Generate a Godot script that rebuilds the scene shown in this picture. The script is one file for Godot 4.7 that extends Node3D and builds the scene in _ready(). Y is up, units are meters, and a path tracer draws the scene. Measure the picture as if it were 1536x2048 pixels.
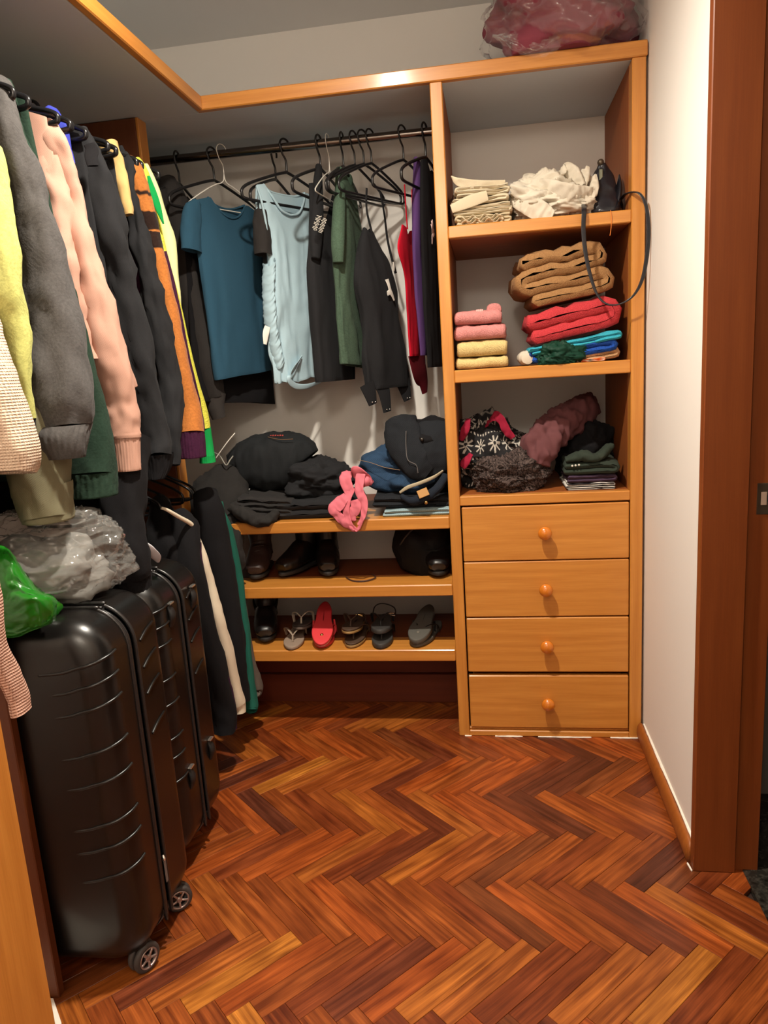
extends Node3D
# A walk-in closet: honey wood shelving at the back, a hanging rail on the left, herringbone parquet on the floor.
# Built from the room's own measures: x to the right, y up, z towards the camera; the fronts of the shelves stand at z = 0.

var noise := FastNoiseLite.new()
var fine := FastNoiseLite.new()
var grainy := FastNoiseLite.new()
var rng := RandomNumberGenerator.new()
var mats := {}

# ---------------------------------------------------------------- mesh building
class Shape:
	var v := PackedVector3Array()
	var n := PackedVector3Array()
	var uv := PackedVector2Array()
	var col := PackedColorArray()
	var idx := PackedInt32Array()
	var tint := Color.WHITE

	func vert(p: Vector3, nn: Vector3, t := Vector2.ZERO) -> int:
		v.append(p)
		n.append(nn)
		uv.append(t)
		col.append(tint)
		return v.size() - 1

	# a grid of points, row by row; wrap closes each row into a ring
	func grid(p: PackedVector3Array, rows: int, cols: int, wrap := true, colors := PackedColorArray(), uvs := Vector2(1, 1)) -> void:
		var base := v.size()
		var acc := PackedVector3Array()
		acc.resize(rows * cols)
		var last := cols if wrap else cols - 1
		for r in rows - 1:
			for c in last:
				var a := r * cols + c
				var b := r * cols + (c + 1) % cols
				var d := a + cols
				var e := b + cols
				var f := (p[e] - p[a]).cross(p[b] - p[d])
				acc[a] += f
				acc[b] += f
				acc[d] += f
				acc[e] += f
				idx.append_array([base + a, base + b, base + e, base + a, base + e, base + d])
		for r in rows:
			for c in cols:
				var i := r * cols + c
				v.append(p[i])
				n.append(acc[i].normalized() if acc[i].length_squared() > 1e-20 else Vector3.UP)
				uv.append(Vector2(float(c) / cols * uvs.x, float(r) / rows * uvs.y))
				col.append(colors[r] if r < colors.size() else tint)

	func face(pts: Array, t := [Vector2.ZERO, Vector2.ZERO, Vector2.ZERO, Vector2.ZERO]) -> void:
		var nn: Vector3 = (pts[2] - pts[0]).cross(pts[1] - pts[0]).normalized()
		var s := v.size()
		for k in pts.size():
			vert(pts[k], nn, t[k] if k < t.size() else Vector2.ZERO)
		for k in pts.size() - 2:
			idx.append_array([s, s + k + 1, s + k + 2])

	func mesh() -> ArrayMesh:
		var a := []
		a.resize(Mesh.ARRAY_MAX)
		a[Mesh.ARRAY_VERTEX] = v
		a[Mesh.ARRAY_NORMAL] = n
		a[Mesh.ARRAY_TEX_UV] = uv
		a[Mesh.ARRAY_COLOR] = col
		a[Mesh.ARRAY_INDEX] = idx
		var m := ArrayMesh.new()
		m.add_surface_from_arrays(Mesh.PRIMITIVE_TRIANGLES, a)
		return m


# a box with chamfered edges, added round centre c; the grain runs along the axis named by along
func box(s: Shape, c: Vector3, size: Vector3, b := 0.002, along := 0, off := Vector2.ZERO) -> void:
	var h := size / 2.0
	b = minf(b, minf(h.x, minf(h.y, h.z)) * 0.9)
	var o1 := (along + 1) % 3
	var o2 := (along + 2) % 3
	var to_uv := func(p: Vector3) -> Vector2: return Vector2(p[along] + off.x, p[o1] + p[o2] + off.y)
	var quad := func(q: Array, out: Vector3) -> void:
		var nn: Vector3 = (q[2] - q[0]).cross(q[1] - q[0])
		if nn.dot(out) < 0:
			q.reverse()
		var t := []
		for p in q:
			t.append(to_uv.call(p))
			
		var moved := []
		for p in q:
			moved.append(p + c)
		s.face(moved, t)
	for a in 3:
		var u := (a + 1) % 3
		var w := (a + 2) % 3
		for sg in [-1.0, 1.0]:
			var q := []
			for k in [[-1, -1], [1, -1], [1, 1], [-1, 1]]:
				var p := Vector3()
				p[a] = sg * h[a]
				p[u] = k[0] * (h[u] - b)
				p[w] = k[1] * (h[w] - b)
				q.append(p)
			var out := Vector3()
			out[a] = sg
			quad.call(q, out)
			for sw in [-1.0, 1.0]:      # the chamfers between faces a and u
				var e := []
				for k in [0, 1, 2, 3]:
					var p := Vector3()
					var far: bool = k == 1 or k == 2
					p[a] = sg * (h[a] if k < 2 else h[a] - b)
					p[u] = sw * (h[u] - b if k < 2 else h[u])
					p[w] = (h[w] - b) * (1.0 if far else -1.0)
					e.append(p)
				var o := Vector3()
				o[a] = sg
				o[u] = sw
				quad.call(e, o)
	for sx in [-1.0, 1.0]:
		for sy in [-1.0, 1.0]:
			for sz in [-1.0, 1.0]:
				var g := Vector3(sx, sy, sz)
				quad.call([Vector3(h.x, h.y - b, h.z - b) * g, Vector3(h.x - b, h.y, h.z - b) * g, Vector3(h.x - b, h.y - b, h.z) * g], g)


func slab(lo: Vector3, hi: Vector3, b := 0.002, along := 0, off := Vector2.ZERO) -> Shape:
	var s := Shape.new()
	box(s, (lo + hi) / 2.0, hi - lo, b, along, off)
	return s


# a smooth curve through points
func smooth(pts: Array, t: float) -> Variant:
	var m := pts.size() - 1
	var f := clampf(t, 0.0, 1.0) * m
	var i := mini(int(f), m - 1)
	f -= i
	var a = pts[maxi(i - 1, 0)]
	var b = pts[i]
	var c = pts[i + 1]
	var d = pts[mini(i + 2, m)]
	return b * 1.0 + (c - a) * (0.5 * f) + (a * 2.0 - b * 5.0 + c * 4.0 - d) * (0.5 * f * f) + (b * 3.0 - a - c * 3.0 + d) * (0.5 * f * f * f)


# a tube along a path; radii are Vector2(across, along ref); fold wrinkles it
func tube(s: Shape, path: Array, radii: Array, seg := 12, rows := 0, ref := Vector3(0, 0, 1), cap := true, amp := 0.0, freq := 1.0, shape_pow := 1.0) -> void:
	if rows == 0:
		rows = (path.size() - 1) * 6 + 1
	var p := PackedVector3Array()
	var start := -1 if cap else 0
	var stop := rows + 1 if cap else rows
	for r in range(start, stop):
		var t := clampf(float(r) / (rows - 1), 0.0, 1.0)
		var c: Vector3 = smooth(path, t)
		var tan: Vector3 = (smooth(path, minf(t + 0.01, 1.0)) - smooth(path, maxf(t - 0.01, 0.0))).normalized()
		var w: Vector3 = ref - tan * ref.dot(tan)
		if w.length() < 0.05:
			w = Vector3(0.31, 0.2, 0.9) - tan * tan.dot(Vector3(0.31, 0.2, 0.9))
		w = w.normalized()
		var u := tan.cross(w)
		var rad = smooth(radii, t)
		if r < 0 or r >= rows:
			rad *= 0.01
		for k in seg:
			var th := TAU * k / seg
			var cs := cos(th)
			var sn := sin(th)
			if shape_pow != 1.0:
				cs = signf(cs) * pow(absf(cs), shape_pow)
				sn = signf(sn) * pow(absf(sn), shape_pow)
			var dir: Vector3 = u * cs * rad.x + w * sn * rad.y
			var q: Vector3 = c + dir
			if amp > 0.0 and r >= 0 and r < rows:
				q += dir.normalized() * amp * (noise.get_noise_3d(q.x * freq * 2.0, q.y * freq * 0.8, q.z * freq * 2.0) + 0.5 * noise.get_noise_3d(q.x * freq * 5.0 + 9.0, q.y * freq * 2.4, q.z * freq * 5.0))
			p.append(q)
	s.grid(p, stop - start, seg)


func wire(s: Shape, path: Array, r: float, seg := 8, per := 6, cap := true) -> void:
	tube(s, path, [Vector2(r, r), Vector2(r, r)], seg, (path.size() - 1) * per + 1, Vector3(0.2, 0.3, 0.93), cap)


# the body of a hanging garment: rings from the shoulder line down to the hem, in the garment's own axes (x across, z thick)
# o: w, d = half widths and half depths down the body; y0, y1; slope of the shoulders; neck half width; front, back = neckline drops; amp, freq of the folds
func hang(s: Shape, o: Dictionary) -> void:
	var seg: int = o.get("seg", 56)
	var rows: int = o.get("rows", 40)
	var y0: float = o.y0
	var y1: float = o.y1
	var amp: float = o.get("amp", 0.008)
	var freq: float = o.get("freq", 14.0)
	var seed_at: float = o.get("seed", 0.0)
	var cxs: Array = o.get("cx", [0.0, 0.0])
	var czs: Array = o.get("cz", [0.0, 0.0])
	var neck: float = o.get("neck", 0.07)
	var hem: float = o.get("hem", 0.0)
	var tilt: float = o.get("tilt", 0.0)
	var drop: Callable = o.get("top", func(_x: float, _f: float) -> float: return 0.0)
	var p := PackedVector3Array()
	var extra := 3                       # the hem turns in
	for r in rows + extra:
		var t := clampf(float(r) / (rows - 1), 0.0, 1.0)
		var w: float = smooth(o.w, t)
		var d: float = smooth(o.d, t)
		var inside := maxf(0.0, float(r - rows + 1))
		for k in seg:
			var th := TAU * k / seg
			var cs := cos(th)
			var sn := sin(th)
			var x := signf(cs) * pow(absf(cs), 0.75) * w
			var z := signf(sn) * pow(absf(sn), 0.8) * d
			var top := 0.0
			var ax := absf(x)
			if ax > neck:
				top -= (ax - neck) * o.get("slope", 0.3)
			else:
				var q := 1.0 - pow(ax / neck, 2.0)
				top -= (o.get("front", 0.05) if sn > 0 else o.get("back", 0.015)) * q
			top += drop.call(x, sn)
			var low := y1 + hem * noise.get_noise_3d(cs * 2.5 + seed_at, 3.0, sn * 2.5) + tilt * cs
			var y := lerpf(y0 + top, low, t)
			var nn := Vector3(cs * d, 0, sn * w).normalized()
			var g := smoothstep(0.0, 0.25, t) * (0.5 + 0.7 * t)
			var f := noise.get_noise_3d(x * freq + seed_at, y * freq * 0.16 + seed_at, signf(z) * 6.0 + z * freq) * 1.3 + 0.45 * noise.get_noise_3d(x * freq * 2.6 - seed_at, y * freq * 0.5, z * freq * 2.6 + 31.0)
			var q2 := Vector3(smooth(cxs, t) + x, y, smooth(czs, t) + z) + nn * amp * f * g
			if inside > 0.0:
				q2 -= nn * 0.003 * minf(inside, 2.0)
				q2.y += 0.012 * (inside - 1.0) * (2.0 if inside > 2.0 else 1.0)
			p.append(q2)
	s.grid(p, rows + extra, seg)


# a crumpled bundle of cloth resting on y = 0: an ellipsoid with a flat foot and ridged folds
func crumple(s: Shape, size: Vector3, amp: float, freq: float, seed_at: float, rows := 48, seg := 72, flow := Vector3(1, 1, 1), sharp := 1.0) -> void:
	var p := PackedVector3Array()
	for r in rows:
		var ph := PI * (float(r) / (rows - 1) - 0.5)
		for k in seg:
			var th := TAU * k / seg
			var cp := pow(maxf(cos(ph), 0.0), 0.7)
			var dir := Vector3(cos(th) * cp, sin(ph), sin(th) * cp)
			var q := dir * freq * flow
			var wx := fine.get_noise_3d(q.x * 9 + seed_at, q.y * 9, q.z * 9) * 0.8
			var a := fine.get_noise_3d(q.x * 22 + wx * 20 + seed_at, q.y * 22 + wx * 14, q.z * 22 - wx * 20)
			var b := fine.get_noise_3d(q.x * 48 + seed_at * 2 + wx * 30, q.y * 48, q.z * 48 + wx * 30)
			var ridge := (1.0 - 2.4 * absf(a) * sharp) * 0.7 + (0.5 - 1.2 * absf(b)) * 0.4
			var big := fine.get_noise_3d(dir.x * 10 + seed_at * 3, dir.y * 10 + 7, dir.z * 10)
			var e := dir * size * 0.5 * (1.0 + 0.35 * big) + dir.normalized() * amp * ridge
			e.y += size.y * 0.42
			if e.y < 0.004:
				e.y = 0.002 + 0.002 * dir.y
			p.append(e)
	s.grid(p, rows, seg)


# cloth folded over and over: a serpentine strip of thickness t seen from the end, swept along the depth
# w = width across the folds, layers = thicknesses; lean skews it; the profile lies in x-y, the depth runs along z
func folded(s: Shape, w: float, t: float, layers: int, depth: float, seed_at := 0.0, amp := 0.004, loose := 0.15, lean := 0.0, fuzz := 0.0) -> void:
	var mid := []
	var pitch := t * 1.0
	for l in layers:
		var dirn := 1.0 if l % 2 == 0 else -1.0
		var cut := 0.06 * w * absf(sin(seed_at * 3.1 + l * 1.7))
		for k in 9:
			var f := float(k) / 8.0
			var x := (f - 0.5) * (w - t - (cut if l == layers - 1 or l == 0 else 0.0)) * dirn
			mid.append(Vector2(x, t * 0.5 + l * pitch))
		if l < layers - 1:
			for k in [1, 2, 3]:
				var an: float = PI * k / 4.0
				mid.append(Vector2(dirn * ((w - t) * 0.5 + sin(an) * t * 0.48), t * 0.5 + l * pitch + (1.0 - cos(an)) * pitch * 0.5))
	var prof := PackedVector2Array()
	var back := []
	for i in mid.size():
		var d: Vector2 = (mid[mini(i + 1, mid.size() - 1)] - mid[maxi(i - 1, 0)]).normalized()
		var nrm := Vector2(-d.y, d.x) * t * 0.54
		prof.append(mid[i] + nrm)
		back.append(mid[i] - nrm)
	back.reverse()
	prof.append(mid[-1] + (mid[-1] - mid[-2]).normalized() * t * 0.3)
	for b in back:
		prof.append(b)
	prof.append(mid[0] - (mid[1] - mid[0]).normalized() * t * 0.3)
	var rows := 16
	var p := PackedVector3Array()
	var cols := prof.size()
	for r in range(-1, rows + 1):
		var f := clampf(float(r) / (rows - 1), 0.0, 1.0)
		var z := (f - 0.5) * depth
		var pull := 1.0
		if r < 0 or r >= rows:
			pull = 0.0
		for k in cols:
			var q := prof[k]
			var h: float = q.y / (layers * t)
			var nz := noise.get_noise_3d(q.x * 16 + seed_at * 17, q.y * 7, z * 20) + 0.25 * noise.get_noise_3d(q.x * 70 + seed_at * 7, q.y * 80, z * 70)
			var sag := noise.get_noise_3d(q.x * 22 + seed_at * 5, 1.0, z * 16) * loose * t * layers * h
			var e := Vector3(q.x + lean * h + nz * amp * 0.6, q.y + sag + nz * amp, z + nz * amp)
			if r == 0 or r == rows - 1:
				var m: Vector2 = mid[clampi(k if k < mid.size() else cols - 1 - k, 0, mid.size() - 1)]
				e.x = lerpf(e.x, m.x + lean * h, 0.25)
				e.y = lerpf(e.y, m.y + sag, 0.25)
				e.z += (0.003 if r == 0 else -0.003)
			if pull == 0.0:
				var m: Vector2 = mid[clampi(k if k < mid.size() else cols - 1 - k, 0, mid.size() - 1)]
				e.x = lerpf(e.x, m.x + lean * h, 0.96)
				e.y = lerpf(e.y, m.y + sag, 0.96)
			e.y = maxf(e.y, 0.001)
			p.append(e)
	s.grid(p, rows + 2, cols)


# a solid turned on the y axis
func lathe(s: Shape, prof: Array, seg := 24) -> void:
	var p := PackedVector3Array()
	for q in prof:
		for k in seg:
			var th := TAU * k / seg
			p.append(Vector3(cos(th) * q.x, q.y, sin(th) * q.x))
	s.grid(p, prof.size(), seg)


# a strip of cloth: centre line, half widths, the side direction and a small thickness
func ribbon(s: Shape, path: Array, half: Array, side: Vector3, thick := 0.002, per := 8, amp := 0.0) -> void:
	var rows := (path.size() - 1) * per + 1
	var p := PackedVector3Array()
	var cols := 14
	for r in rows:
		var t := float(r) / (rows - 1)
		var c: Vector3 = smooth(path, t)
		var tan: Vector3 = (smooth(path, minf(t + 0.01, 1.0)) - smooth(path, maxf(t - 0.01, 0.0))).normalized()
		var w: Vector3 = (side - tan * side.dot(tan)).normalized()
		var up := w.cross(tan)
		var h: float = smooth(half, t)
		for k in cols:
			var a := TAU * k / cols
			var x := cos(a)
			var q: Vector3 = c + w * x * h + up * sin(a) * thick
			if amp > 0.0:
				q += up * amp * noise.get_noise_3d(q.x * 60.0, q.y * 30.0 + 5.0, q.z * 60.0)
			p.append(q)
	s.grid(p, rows, cols)


# ---------------------------------------------------------------- naming
func numbered(called: String) -> String:
	if not has_node(called):
		return called
	var k := 1
	while has_node("%s_%03d" % [called, k]):
		k += 1
	return "%s_%03d" % [called, k]


func thing(called: String, label: String, category: String, at := Vector3.ZERO, turn := 0.0, group := "") -> Node3D:
	var o := Node3D.new()
	o.name = numbered(called)
	add_child(o)
	o.position = at
	o.rotation.y = turn
	tag(o, label, category, group)
	return o


func tag(o: Node3D, label: String, category: String, group := "") -> void:
	o.set_meta("label", label)
	o.set_meta("category", category)
	if group:
		o.set_meta("group", group)


func part(called: String, s: Shape, m: Material, parent: Node3D, label := "") -> MeshInstance3D:
	return part_mesh(called, s.mesh(), m, parent, label)


func part_mesh(called: String, mesh: Mesh, m: Material, parent: Node3D, label := "") -> MeshInstance3D:
	var o := MeshInstance3D.new()
	o.mesh = mesh
	o.material_override = m
	o.cast_shadow = GeometryInstance3D.SHADOW_CASTING_SETTING_ON
	var called2 := called
	if parent == self:
		called2 = numbered(called)
	else:
		var k := 1
		while parent.has_node(called2):
			called2 = "%s_%03d" % [called, k]
			k += 1
	o.name = called2
	parent.add_child(o, true)
	if label:
		o.set_meta("label", label)
	return o


func struct(called: String, s: Shape, m: Material, label: String, category: String) -> MeshInstance3D:
	var o := part(called, s, m, self)
	tag(o, label, category)
	o.set_meta("kind", "structure")
	return o


# ---------------------------------------------------------------- materials
func plain(key: String, c: Color, rough := 0.8, metal := 0.0) -> StandardMaterial3D:
	if mats.has(key):
		return mats[key]
	var m := StandardMaterial3D.new()
	m.resource_name = key
	m.albedo_color = c
	m.roughness = rough
	m.metallic = metal
	mats[key] = m
	return m


func c8(r: int, g: int, b: int) -> Color:
	return Color8(r, g, b)


# woven or knitted cloth: the colour, a fleck, a fine relief and the sheen of its fibres
func cloth(key: String, c: Color, kind := "weave", rough := 0.95, sheen := 0.15) -> StandardMaterial3D:
	if mats.has(key):
		return mats[key]
	var m := plain(key, c, rough)
	m.metallic_specular = 0.25
	m.rim_enabled = sheen > 0.0
	m.rim = sheen
	m.rim_tint = 0.7
	m.uv1_triplanar = true
	var size: float = {"weave": 14.0, "heather": 6.0, "terry": 9.0, "waffle": 12.0, "denim": 9.0, "lace": 7.0}[kind]
	m.uv1_scale = Vector3(size, size, size)
	m.albedo_texture = cloth_maps[kind][0]
	m.heightmap_enabled = true
	m.heightmap_texture = cloth_maps[kind][1]
	m.heightmap_scale = {"weave": 0.03, "heather": 0.05, "terry": 0.25, "waffle": 0.3, "denim": 0.04, "lace": 0.15}[kind]
	return m


var cloth_maps := {}


func make_cloth_maps() -> void:
	for kind in ["weave", "heather", "terry", "waffle", "denim", "lace"]:
		var n := 160
		var a := Image.create(n, n, false, Image.FORMAT_RGB8)
		var h := Image.create(n, n, false, Image.FORMAT_RGB8)
		for y in n:
			for x in n:
				var f := 0.5 + 0.5 * sin(TAU * x * 20.0 / n) * sin(TAU * y * 20.0 / n)
				var r := rng.randf()
				var soft := 0.5 + 0.5 * tile_noise(x, y, n, 5.0)
				var al := 0.94 + 0.06 * r
				var he := f
				if kind == "heather":
					al = 0.72 + 0.28 * lerpf(r, soft, 0.5)
					he = lerpf(r, soft, 0.6)
				elif kind == "terry":
					al = 0.8 + 0.2 * lerpf(r, soft, 0.6)
					he = lerpf(r, soft, 0.45)
				elif kind == "waffle":
					var g := absf(sin(PI * x * 16.0 / n)) * absf(sin(PI * y * 16.0 / n))
					al = 0.93 + 0.07 * r
					he = 1.0 - g
				elif kind == "denim":
					var tw := 0.5 + 0.5 * sin(TAU * (x + y) * 16.0 / n)
					al = 0.8 + 0.12 * tw + 0.08 * r
					he = tw
				elif kind == "lace":
					al = 0.35 + 0.65 * smoothstep(0.42, 0.62, soft + 0.1 * r)
					he = soft
				a.set_pixel(x, y, Color(al, al, al))
				h.set_pixel(x, y, Color(he, he, he))
		cloth_maps[kind] = [ImageTexture.create_from_image(a), ImageTexture.create_from_image(h)]


func tile_noise(x: float, y: float, n: float, f: float) -> float:
	var a := TAU * x / n
	var b := TAU * y / n
	return fine.get_noise_3d(cos(a) * f * 8.0 + 50.0, sin(a) * f * 8.0 + cos(b) * f * 8.0, sin(b) * f * 8.0) * 1.6


# boards: u runs along the grain (1 m over the picture), v across it (0.5 m)
func wood_value(kind: String, u: float, v: float) -> float:
	if kind == "veneer":
		var bend := grainy.get_noise_2d(u * 22.0, v * 70.0) * 0.016
		var fig := 0.5 + 0.5 * sin((v + bend) * 85.0 + grainy.get_noise_2d(u * 14.0 + 77.0, v * 40.0) * 6.0)
		var pores := 0.5 + 0.8 * grainy.get_noise_2d(u * 120.0 + 400.0, v * 3600.0)
		return 0.22 * fig + 0.38 * pores + 0.40 * (0.5 + 0.9 * grainy.get_noise_2d(u * 36.0 + 900.0, v * 330.0))
	var bend2 := grainy.get_noise_2d(u * 34.0, v * 120.0) * 0.012
	var rings := 0.5 + 0.5 * sin((v + bend2) * 150.0 + grainy.get_noise_2d(u * 46.0 + 77.0, v * 130.0) * 5.0)
	var fibre := 0.5 + 0.8 * grainy.get_noise_2d(u * 150.0 + 400.0, v * 3000.0)
	var streak := 0.5 + 1.1 * grainy.get_noise_2d(u * 44.0 + 900.0, v * 640.0)
	var cloud := 0.5 + 0.9 * grainy.get_noise_2d(u * 110.0 + 1900.0, v * 160.0)
	return 0.16 * rings + 0.26 * fibre + 0.26 * streak + 0.32 * cloud


func wood_picture(kind: String, light: Color, dark: Color, contrast: float) -> ImageTexture:
	var w := 1024
	var h := 512
	var im := Image.create(w, h, false, Image.FORMAT_RGB8)
	for y in h:
		for x in w:
			var u := float(x) / w
			var v := float(y) / h
			var f := wood_value(kind, u, v)
			if u > 0.92:                 # the right end runs over into the left one
				f = lerpf(f, wood_value(kind, u - 1.0, v), (u - 0.92) / 0.08)
			if v > 0.94:
				f = lerpf(f, wood_value(kind, u, v - 1.0), (v - 0.94) / 0.06)
			im.set_pixel(x, y, dark.lerp(light, clampf(0.5 + (f - 0.5) * contrast, 0.0, 1.0)))
	return ImageTexture.create_from_image(im)


func wood(key: String, tex: Texture2D, c: Color, rough: float, coat := 0.0) -> StandardMaterial3D:
	if mats.has(key):
		return mats[key]
	var m := plain(key, c, rough)
	m.albedo_texture = tex
	m.uv1_scale = Vector3(1.0, 2.0, 1.0)
	if coat > 0.0:
		m.clearcoat_enabled = true
		m.clearcoat = coat
		m.clearcoat_roughness = 0.18
	return m


var oak: StandardMaterial3D
var hazy_board: StandardMaterial3D
var grain_at := 0.0


func grain() -> Vector2:
	grain_at += 0.377
	return Vector2(fmod(grain_at * 1.7, 1.0), fmod(grain_at, 0.5))


# ---------------------------------------------------------------- the scene
const FRONT := 0.0
const BACK := -0.48
const LEFT := -0.56
const RIGHT := 1.264
const CEIL := 2.385


func _ready() -> void:
	view_and_light()
	noise.seed = 7
	noise.frequency = 1.0
	noise.noise_type = FastNoiseLite.TYPE_SIMPLEX_SMOOTH
	noise.fractal_octaves = 2
	fine.seed = 19
	fine.frequency = 0.1
	fine.noise_type = FastNoiseLite.TYPE_SIMPLEX_SMOOTH
	fine.fractal_octaves = 2
	grainy.seed = 31
	grainy.frequency = 0.05
	grainy.noise_type = FastNoiseLite.TYPE_SIMPLEX_SMOOTH
	grainy.fractal_octaves = 3
	rng.seed = 2024
	make_cloth_maps()
	var veneer := wood_picture("veneer", Color(0.88, 0.615, 0.285), Color(0.77, 0.495, 0.195), 1.0)
	oak = wood("honey wood", veneer, Color(0.94, 0.92, 0.90), 0.42, 0.3)
	hazy_board = plain("hazy pale board", c8(200, 212, 220), 0.75)  # pale blue-grey puts lens haze into the colour of the underside
	room()
	parquet()
	tower()
	rack()
	overhead()
	rails()
	left_garments()
	low_garments()
	back_garments()
	tower_contents()
	rack_contents()
	luggage()
	loose_things()


func view_and_light() -> void:
	var cam := Camera3D.new()
	cam.name = "camera"
	add_child(cam)
	cam.transform = Transform3D(Basis(Vector3(0.98794, -0.06279, -0.14152), Vector3(0.03318, 0.97870, -0.20260), Vector3(0.15123, 0.19546, 0.96898)), Vector3(0.8113, 1.2216, 2.2217))
	cam.fov = 70.877
	cam.near = 0.02
	cam.current = true
	var env := Environment.new()
	env.background_mode = Environment.BG_COLOR
	env.background_color = Color(0.0, 0.0, 0.0)
	env.tonemap_mode = Environment.TONE_MAPPER_LINEAR
	env.tonemap_exposure = 2.3
	env.sdfgi_enabled = true
	env.ssao_enabled = true
	env.ssil_enabled = true
	var we := WorldEnvironment.new()
	we.name = "environment"
	we.environment = env
	add_child(we)
	# the one lamp of the closet, a small downlight under the ceiling
	var lamp := SpotLight3D.new()
	lamp.name = "ceiling_lamp_light"
	lamp.position = Vector3(0.48, 2.338, 0.87)
	lamp.light_color = Color(1.0, 0.965, 0.90)
	lamp.light_energy = 2.05
	lamp.light_size = 0.035
	lamp.rotation_degrees.x = -90.0
	lamp.spot_range = 9.0
	lamp.spot_attenuation = 2.0
	lamp.spot_angle = 87.0
	lamp.spot_angle_attenuation = 1.0
	lamp.shadow_enabled = true
	add_child(lamp)
	# a soft fill lamp added behind the camera to lift the shadows
	var globe := OmniLight3D.new()
	globe.name = "added_fill_light"
	globe.position = Vector3(0.62, 2.19, 2.55)
	globe.light_color = Color(1.0, 0.965, 0.91)
	globe.light_energy = 0.25
	globe.light_size = 0.11
	globe.omni_range = 9.0
	globe.omni_attenuation = 2.0
	globe.shadow_enabled = true
	add_child(globe)


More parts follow.
